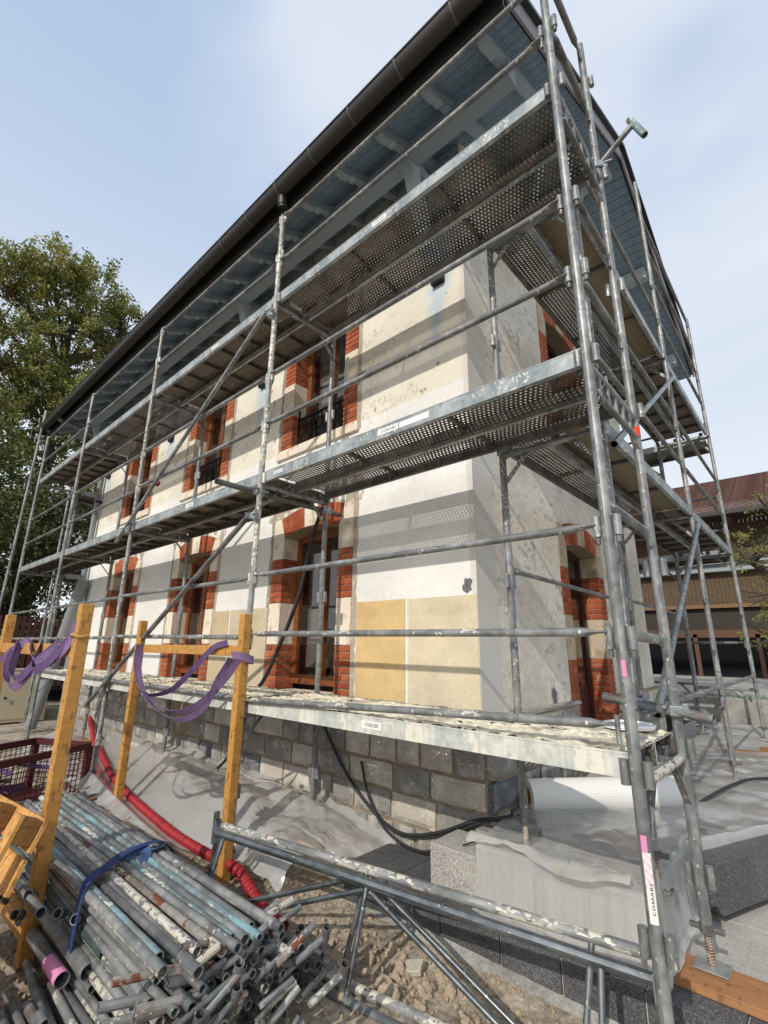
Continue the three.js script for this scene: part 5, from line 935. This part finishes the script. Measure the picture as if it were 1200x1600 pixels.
// ---- neighbouring building
{
  const h = thing('neighbour_building', 'wood-clad building with red-brown tiled roof across the yard at the right', 'building'), Z = -17.6;
  const cl = []; for (let i = 0; i < 150; i++) cl.push(bx(0.118, 1.5, 0.03 + 0.012 * (i % 3), -8 + i * 0.125, 4.2, Z)); stuff(mesh('cladding_boards', cl, mat.clad, h));
  const c2 = []; for (let i = 0; i < 150; i++) c2.push(bx(0.118, 1.15, 0.03 + 0.012 * (i % 3), -8 + i * 0.125, 2.52, Z - 0.05)); stuff(mesh('lower_cladding', c2, mat.clad, h));
  mesh('wall', bx(18.8, 6.4, 0.3, 1.4, 1.6, Z - 0.4), mat.dark, h);
  mesh('steel_beam', [bx(18.8, 0.06, 0.34, 1.4, 3.38, Z + 0.1), bx(18.8, 0.06, 0.34, 1.4, 3.12, Z + 0.1), bx(18.8, 0.24, 0.05, 1.4, 3.25, Z + 0.08)], mat.steel, h);
  mesh('sill_beam', bx(18.8, 0.12, 0.2, 1.4, 1.93, Z + 0.06), M({ color: 0x7c6042, roughness: 0.8 }), h);
  mesh('orange_beam', bx(18.8, 0.26, 0.16, 1.4, 1.02, Z + 0.02), mat.oldwood, h);
  mesh('glazing', bx(18.6, 1.9, 0.02, 1.4, -0.02, Z - 0.02), M({ color: 0x0b0d10, roughness: 0.06, metalness: 0 }), h);
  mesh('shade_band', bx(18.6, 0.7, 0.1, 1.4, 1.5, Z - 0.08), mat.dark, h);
  for (let i = 0; i < 9; i++) mesh('window_post', bx(0.12, 2.0, 0.12, -5.4 + i * 1.75, 0.0, Z + 0.04), i % 2 ? mat.darkFrame : mat.oldwood, h);
  mesh('bottom_rail', bx(18.6, 0.1, 0.14, 1.4, -0.66, Z + 0.03), mat.darkFrame, h);
  const pr = part('roof', h), n = 26;
  for (let i = 0; i < n; i++) { const r = mesh('tile_course', bx(20, 0.05, 0.34, 0, 0, 0), mat.tile, pr); r.position.set(1.4, 4.93 + i * 0.122 + 0.03, Z + 1.1 - i * 0.27); r.rotation.x = 0.24; }
  mesh('eaves_gutter', bx(20, 0.16, 0.18, 1.4, 4.86, Z + 1.3, 0.03), mat.gutter, pr);
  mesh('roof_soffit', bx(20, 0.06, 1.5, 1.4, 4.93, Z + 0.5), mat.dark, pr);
  for (let i = 0; i < 14; i++) mesh('rafter_end', bx(0.14, 0.3, 1.1, -6.5 + i * 1.25, 4.78, Z + 0.55), mat.oldwood, pr);
}
// ---- left background: low wall, cabinet, fence
single('boundary_wall', 'low concrete boundary wall under the beige cabinet', 'wall', null, bx(0.25, 0.42, 7, -12.9, -1.25, -0.6, 0.01), mat.conc);
{ const c = thing('electric_cabinet', 'beige metal utility cabinet standing on the low wall at the left', 'cabinet', null, [-12.7, 0, -0.66]); mesh('body', bx(0.4, 1.15, 1.0, 0, -0.68, 0, 0.015), mat.cabinet, c); mesh('door', bx(0.02, 1.0, 0.86, 0.205, -0.68, 0, 0.006), mat.cabinet, c); mesh('lock', bx(0.02, 0.05, 0.04, 0.22, -0.72, 0.33, 0.004), mat.iron, c); mesh('label_plate', bx(0.006, 0.08, 0.06, 0.218, -0.82, 0.2), mat.zinc, c); }
const M0 = { picket: M({ color: 0x4a2622, roughness: 0.8 }) };
{ const f = thing('picket_fence', 'dark red picket fence among the trees behind the far house end', 'fence'); for (let i = 0; i < 40; i++) mesh('picket', bx(0.03, 1.9, 0.09, -15.2, 0.25, 2.4 - i * 0.14, 0.004), M0.picket, f); for (const y of [-0.4, 0.9]) mesh('rail', bx(0.05, 0.09, 5.8, -15.25, y, -0.3), M0.picket, f); }
single('earth_bank', 'dark bare bank below the trees at the left', 'bank', null, smoothGrid(30, 30, (u, v) => { const x = -17 - 30 * u, z = -25 + 50 * v; return [x, GY + 0.2 + 1.6 * ss(0, 0.5, u) + 0.3 * fbm(x * 0.4, z * 0.4, 0, 3, 71), z, x * 0.3, z * 0.3]; }), M({ map: T.soil, color: 0x6f6a52, roughness: 1 }));
// ---- trees
function leafCluster(s, spread, n) {
  const g = []; for (let i = 0; i < n; i++) { const a = new THREE.PlaneGeometry(s * rr(0.5, 0.8), s * rr(0.9, 1.3)); a.rotateX(rr(-1.4, 1.4)); a.rotateY(rr(0, 6.28)); a.rotateZ(rr(-0.8, 0.8)); a.translate(rr(-1, 1) * spread, rr(-1, 1) * spread * 0.8, rr(-1, 1) * spread); g.push(a.toNonIndexed()); } return mg(g);
}
const leafMats = [0x90933f, 0x7b8437, 0xa09a4b, 0x677230].map((c) => M({ color: c, roughness: 0.7, transmission: 0.4, thickness: 0 }));
const leafDark = [0x55622a, 0x465222, 0x626a2e, 0x3a451e].map((c) => M({ color: c, roughness: 0.75, transmission: 0.25, thickness: 0 }));
const leafGeos = [leafCluster(0.10, 0.22, 16), leafCluster(0.09, 0.24, 16)];
function tree(name, label, base, H, crown, o) {            // crown: list of [dx, y, dz, radius] lobes
  const t = thing(name, label, 'tree', o.group), segs = [], tips = [];
  const limb = (a, b, r0, r1) => { const mid = a.clone().lerp(b, 0.5).add(V(rr(-1, 1), rr(-0.2, 0.4), rr(-1, 1)).multiplyScalar(a.distanceTo(b) * 0.09)); const c = new THREE.CatmullRomCurve3([a, mid, b]); const N = 6; for (let i = 0; i < N; i++) { const p = c.getPoint(i / N), q = c.getPoint((i + 1) / N), ra = r0 + (r1 - r0) * i / N, rb = r0 + (r1 - r0) * (i + 1) / N; const L = p.distanceTo(q); segs.push(orient(new THREE.CylinderGeometry(rb, ra, L * 1.04, 7, 1, true).translate(0, L / 2, 0).toNonIndexed(), p, q)); } };
  const B = V(...base), top = B.clone().add(V(o.lean || 0, H * 0.9, o.leanZ || 0));
  const tr = []; { const N = 8; for (let i = 0; i < N; i++) { const p = B.clone().lerp(top, i / N), q = B.clone().lerp(top, (i + 1) / N); const w = (k) => V(Math.sin(k * 1.7) * 0.12 * o.r * 4, 0, Math.cos(k * 2.1) * 0.12 * o.r * 4); p.add(w(i)); q.add(w(i + 1)); const ra = o.r * (1 - 0.86 * i / N), rb = o.r * (1 - 0.86 * (i + 1) / N), L = p.distanceTo(q); tr.push(orient(new THREE.CylinderGeometry(rb, ra, L * 1.03, 10, 1, true).translate(0, L / 2, 0).toNonIndexed(), p, q)); } }
  mesh('trunk', tr, mat.bark, t);
  const pts = [];
  for (const [dx, y, dz, R] of crown) {
    const c = V(B.x + dx, B.y + y, B.z + dz), a0 = Math.max(0.15, Math.min(0.85, (y - R * 0.9) / (H * 0.9))), start = B.clone().lerp(top, a0);
    limb(start, c, o.r * 0.42 * (1 - a0 * 0.7), 0.05);
    const nb = Math.round(o.twigs || 7); for (let i = 0; i < nb; i++) { const d = V(rr(-1, 1), rr(-0.5, 1), rr(-1, 1)).normalize().multiplyScalar(R * rr(0.6, 1)), e = c.clone().add(d); limb(c.clone().lerp(start, rr(0, 0.3)), e, 0.045, 0.012); }
    for (let i = 0; i < (o.sprays || 0); i++) {              // leafy twigs that reach beyond the lobe
      const d = V(rr(-1, 1), rr(-0.35, 1), rr(-1, 1)).normalize(), L = R * rr(0.95, 1.42), e = c.clone().addScaledVector(d, L); limb(c.clone().addScaledVector(d, R * 0.45), e, 0.028, 0.007);
      for (let k = 0; k < 9; k++) pts.push(c.clone().addScaledVector(d, L * (0.68 + 0.34 * k / 8)).add(V(rr(-1, 1), rr(-1, 1), rr(-1, 1)).multiplyScalar(0.13)));
    }
    const n = Math.round(o.density * R * R * R * 0.6 + o.density * R * R);
    for (let i = 0; i < n; i++) {
      const v = V(rr(-1, 1), rr(-1, 1), rr(-1, 1)); if (v.length() > 1 || v.length() < 0.25) { i--; continue; }
      const q = v.multiplyScalar(R).add(c); if (fbm(q.x * 0.9 + 40, q.y * 0.9 + q.z * 0.7, 0, 3, 951) < (o.gap || 0.44)) continue; pts.push(q);
    }
  }
  mesh('limbs', segs, mat.bark, t);
  const per = [[], [], [], []]; pts.forEach((p) => per[Math.floor(rnd() * 4)].push(p));
  const c = part('crown', t), m4 = new THREE.Matrix4(), q = new THREE.Quaternion();
  per.forEach((list, k) => { const im = new THREE.InstancedMesh(leafGeos[k % 2], (o.dark ? leafDark : leafMats)[k], list.length); im.name = 'leaves'; list.forEach((p, i) => { q.setFromEuler(new THREE.Euler(rr(0, 6), rr(0, 6), rr(0, 6))); const s = rr(0.7, 1.25) * (o.leaf || 1); m4.compose(p, q, V(s, s, s)); im.setMatrixAt(i, m4); }); im.castShadow = im.receiveShadow = true; stuff(im); c.add(im); });
  return t;
}
{
  const lobes = []; const S = (x, y, z, r) => lobes.push([x, y, z, r]);
  S(0, 17.9, -0.3, 1.7); S(0.4, 17.6, 1.6, 2.0); S(-0.4, 16.8, -1.6, 1.7); S(0.3, 15.2, 2.8, 2.1); S(0.2, 14.6, -2.5, 1.6); S(0, 14.2, 0.2, 2.2); S(0.5, 12.2, 3.6, 2.4); S(0.2, 11.8, -2.8, 2.0); S(0, 11.2, 0.8, 2.4); S(0.3, 9.0, -2.6, 2.2); S(0.2, 8.6, 2.6, 2.6); S(-1.5, 13.2, 1.0, 2.2); S(1.0, 10.4, 5.0, 2.2); S(0.4, 6.6, -0.4, 2.3); S(0.2, 16.9, 3.0, 1.6); S(0, 12.6, -3.6, 1.6); S(0.4, 10.6, -4.2, 1.8); S(0.3, 13.0, 2.0, 1.9); S(0.4, 9.8, 0.2, 2.2); S(0.2, 7.4, -3.8, 2.0); S(0.2, 14.4, 4.6, 1.7); S(0.2, 17.4, -1.9, 1.2); S(0.3, 16.2, 0.4, 2.0); S(0.3, 15.2, -3.2, 1.3); S(0.2, 17.6, 1.2, 1.5); S(0.2, 13.4, -4.4, 1.1); S(0.3, 15.3, -3.9, 0.9);
  tree('deciduous_tree', 'tall spring-green tree rising against the sky behind the far house end', [-22, -1.9, -2.1], 18.6, lobes, { r: 0.42, density: 25, gap: 0.51, twigs: 6, sprays: 20, leaf: 1.0, leanZ: 0.4 });
}
const BG = 'bushy trees behind the far house end';
const bush = (base, H, R, label, n, s) => { const l = []; seed = s; for (let i = 0; i < n; i++) { const y = H * rr(0.15, 0.95), k = 1 - 0.5 * Math.abs(y / H - 0.45); l.push([rr(-R, R) * k, y, rr(-R, R) * k, rr(1.2, 1.9)]); } tree('bushy_tree', label, base, H, l, { r: 0.22, density: 34, gap: 0.40, twigs: 4, dark: 1, group: BG, leaf: 1.0 }); };
bush([-19, -0.8, 2.6], 9.5, 2.4, 'dark bushy tree at the left edge below the tall tree', 16, 11);
bush([-18, -0.9, -1.6], 7.2, 2.2, 'dark bushy tree left of the downpipe, behind the far scaffold', 15, 22);
bush([-20, -0.9, -5.8], 9.5, 2.6, 'dark bushy tree directly beyond the far house corner', 16, 33);
bush([-25, -0.6, 6], 12, 3.2, 'bushy tree farthest left beyond the tall tree', 16, 44);
seed = 777;
{ // light airy shrub by the right building
  const l = [[0, 2.2, 0, 0.9], [0.5, 3.2, 0.2, 0.8], [-0.5, 2.9, 0.1, 0.7], [0.4, 1.5, 0.3, 0.8], [0.9, 2.3, 0, 0.8], [0.2, 4.0, 0, 0.6], [-0.3, 1.2, 0, 0.6]];
  tree('young_tree', 'thin leafy young tree in front of the wood-clad building at the right edge', [0.95, -0.4, -11.2], 3.8, l, { r: 0.05, density: 80, gap: 0.46, twigs: 14, leaf: 0.42 });
}
renderer.render(scene, camera);
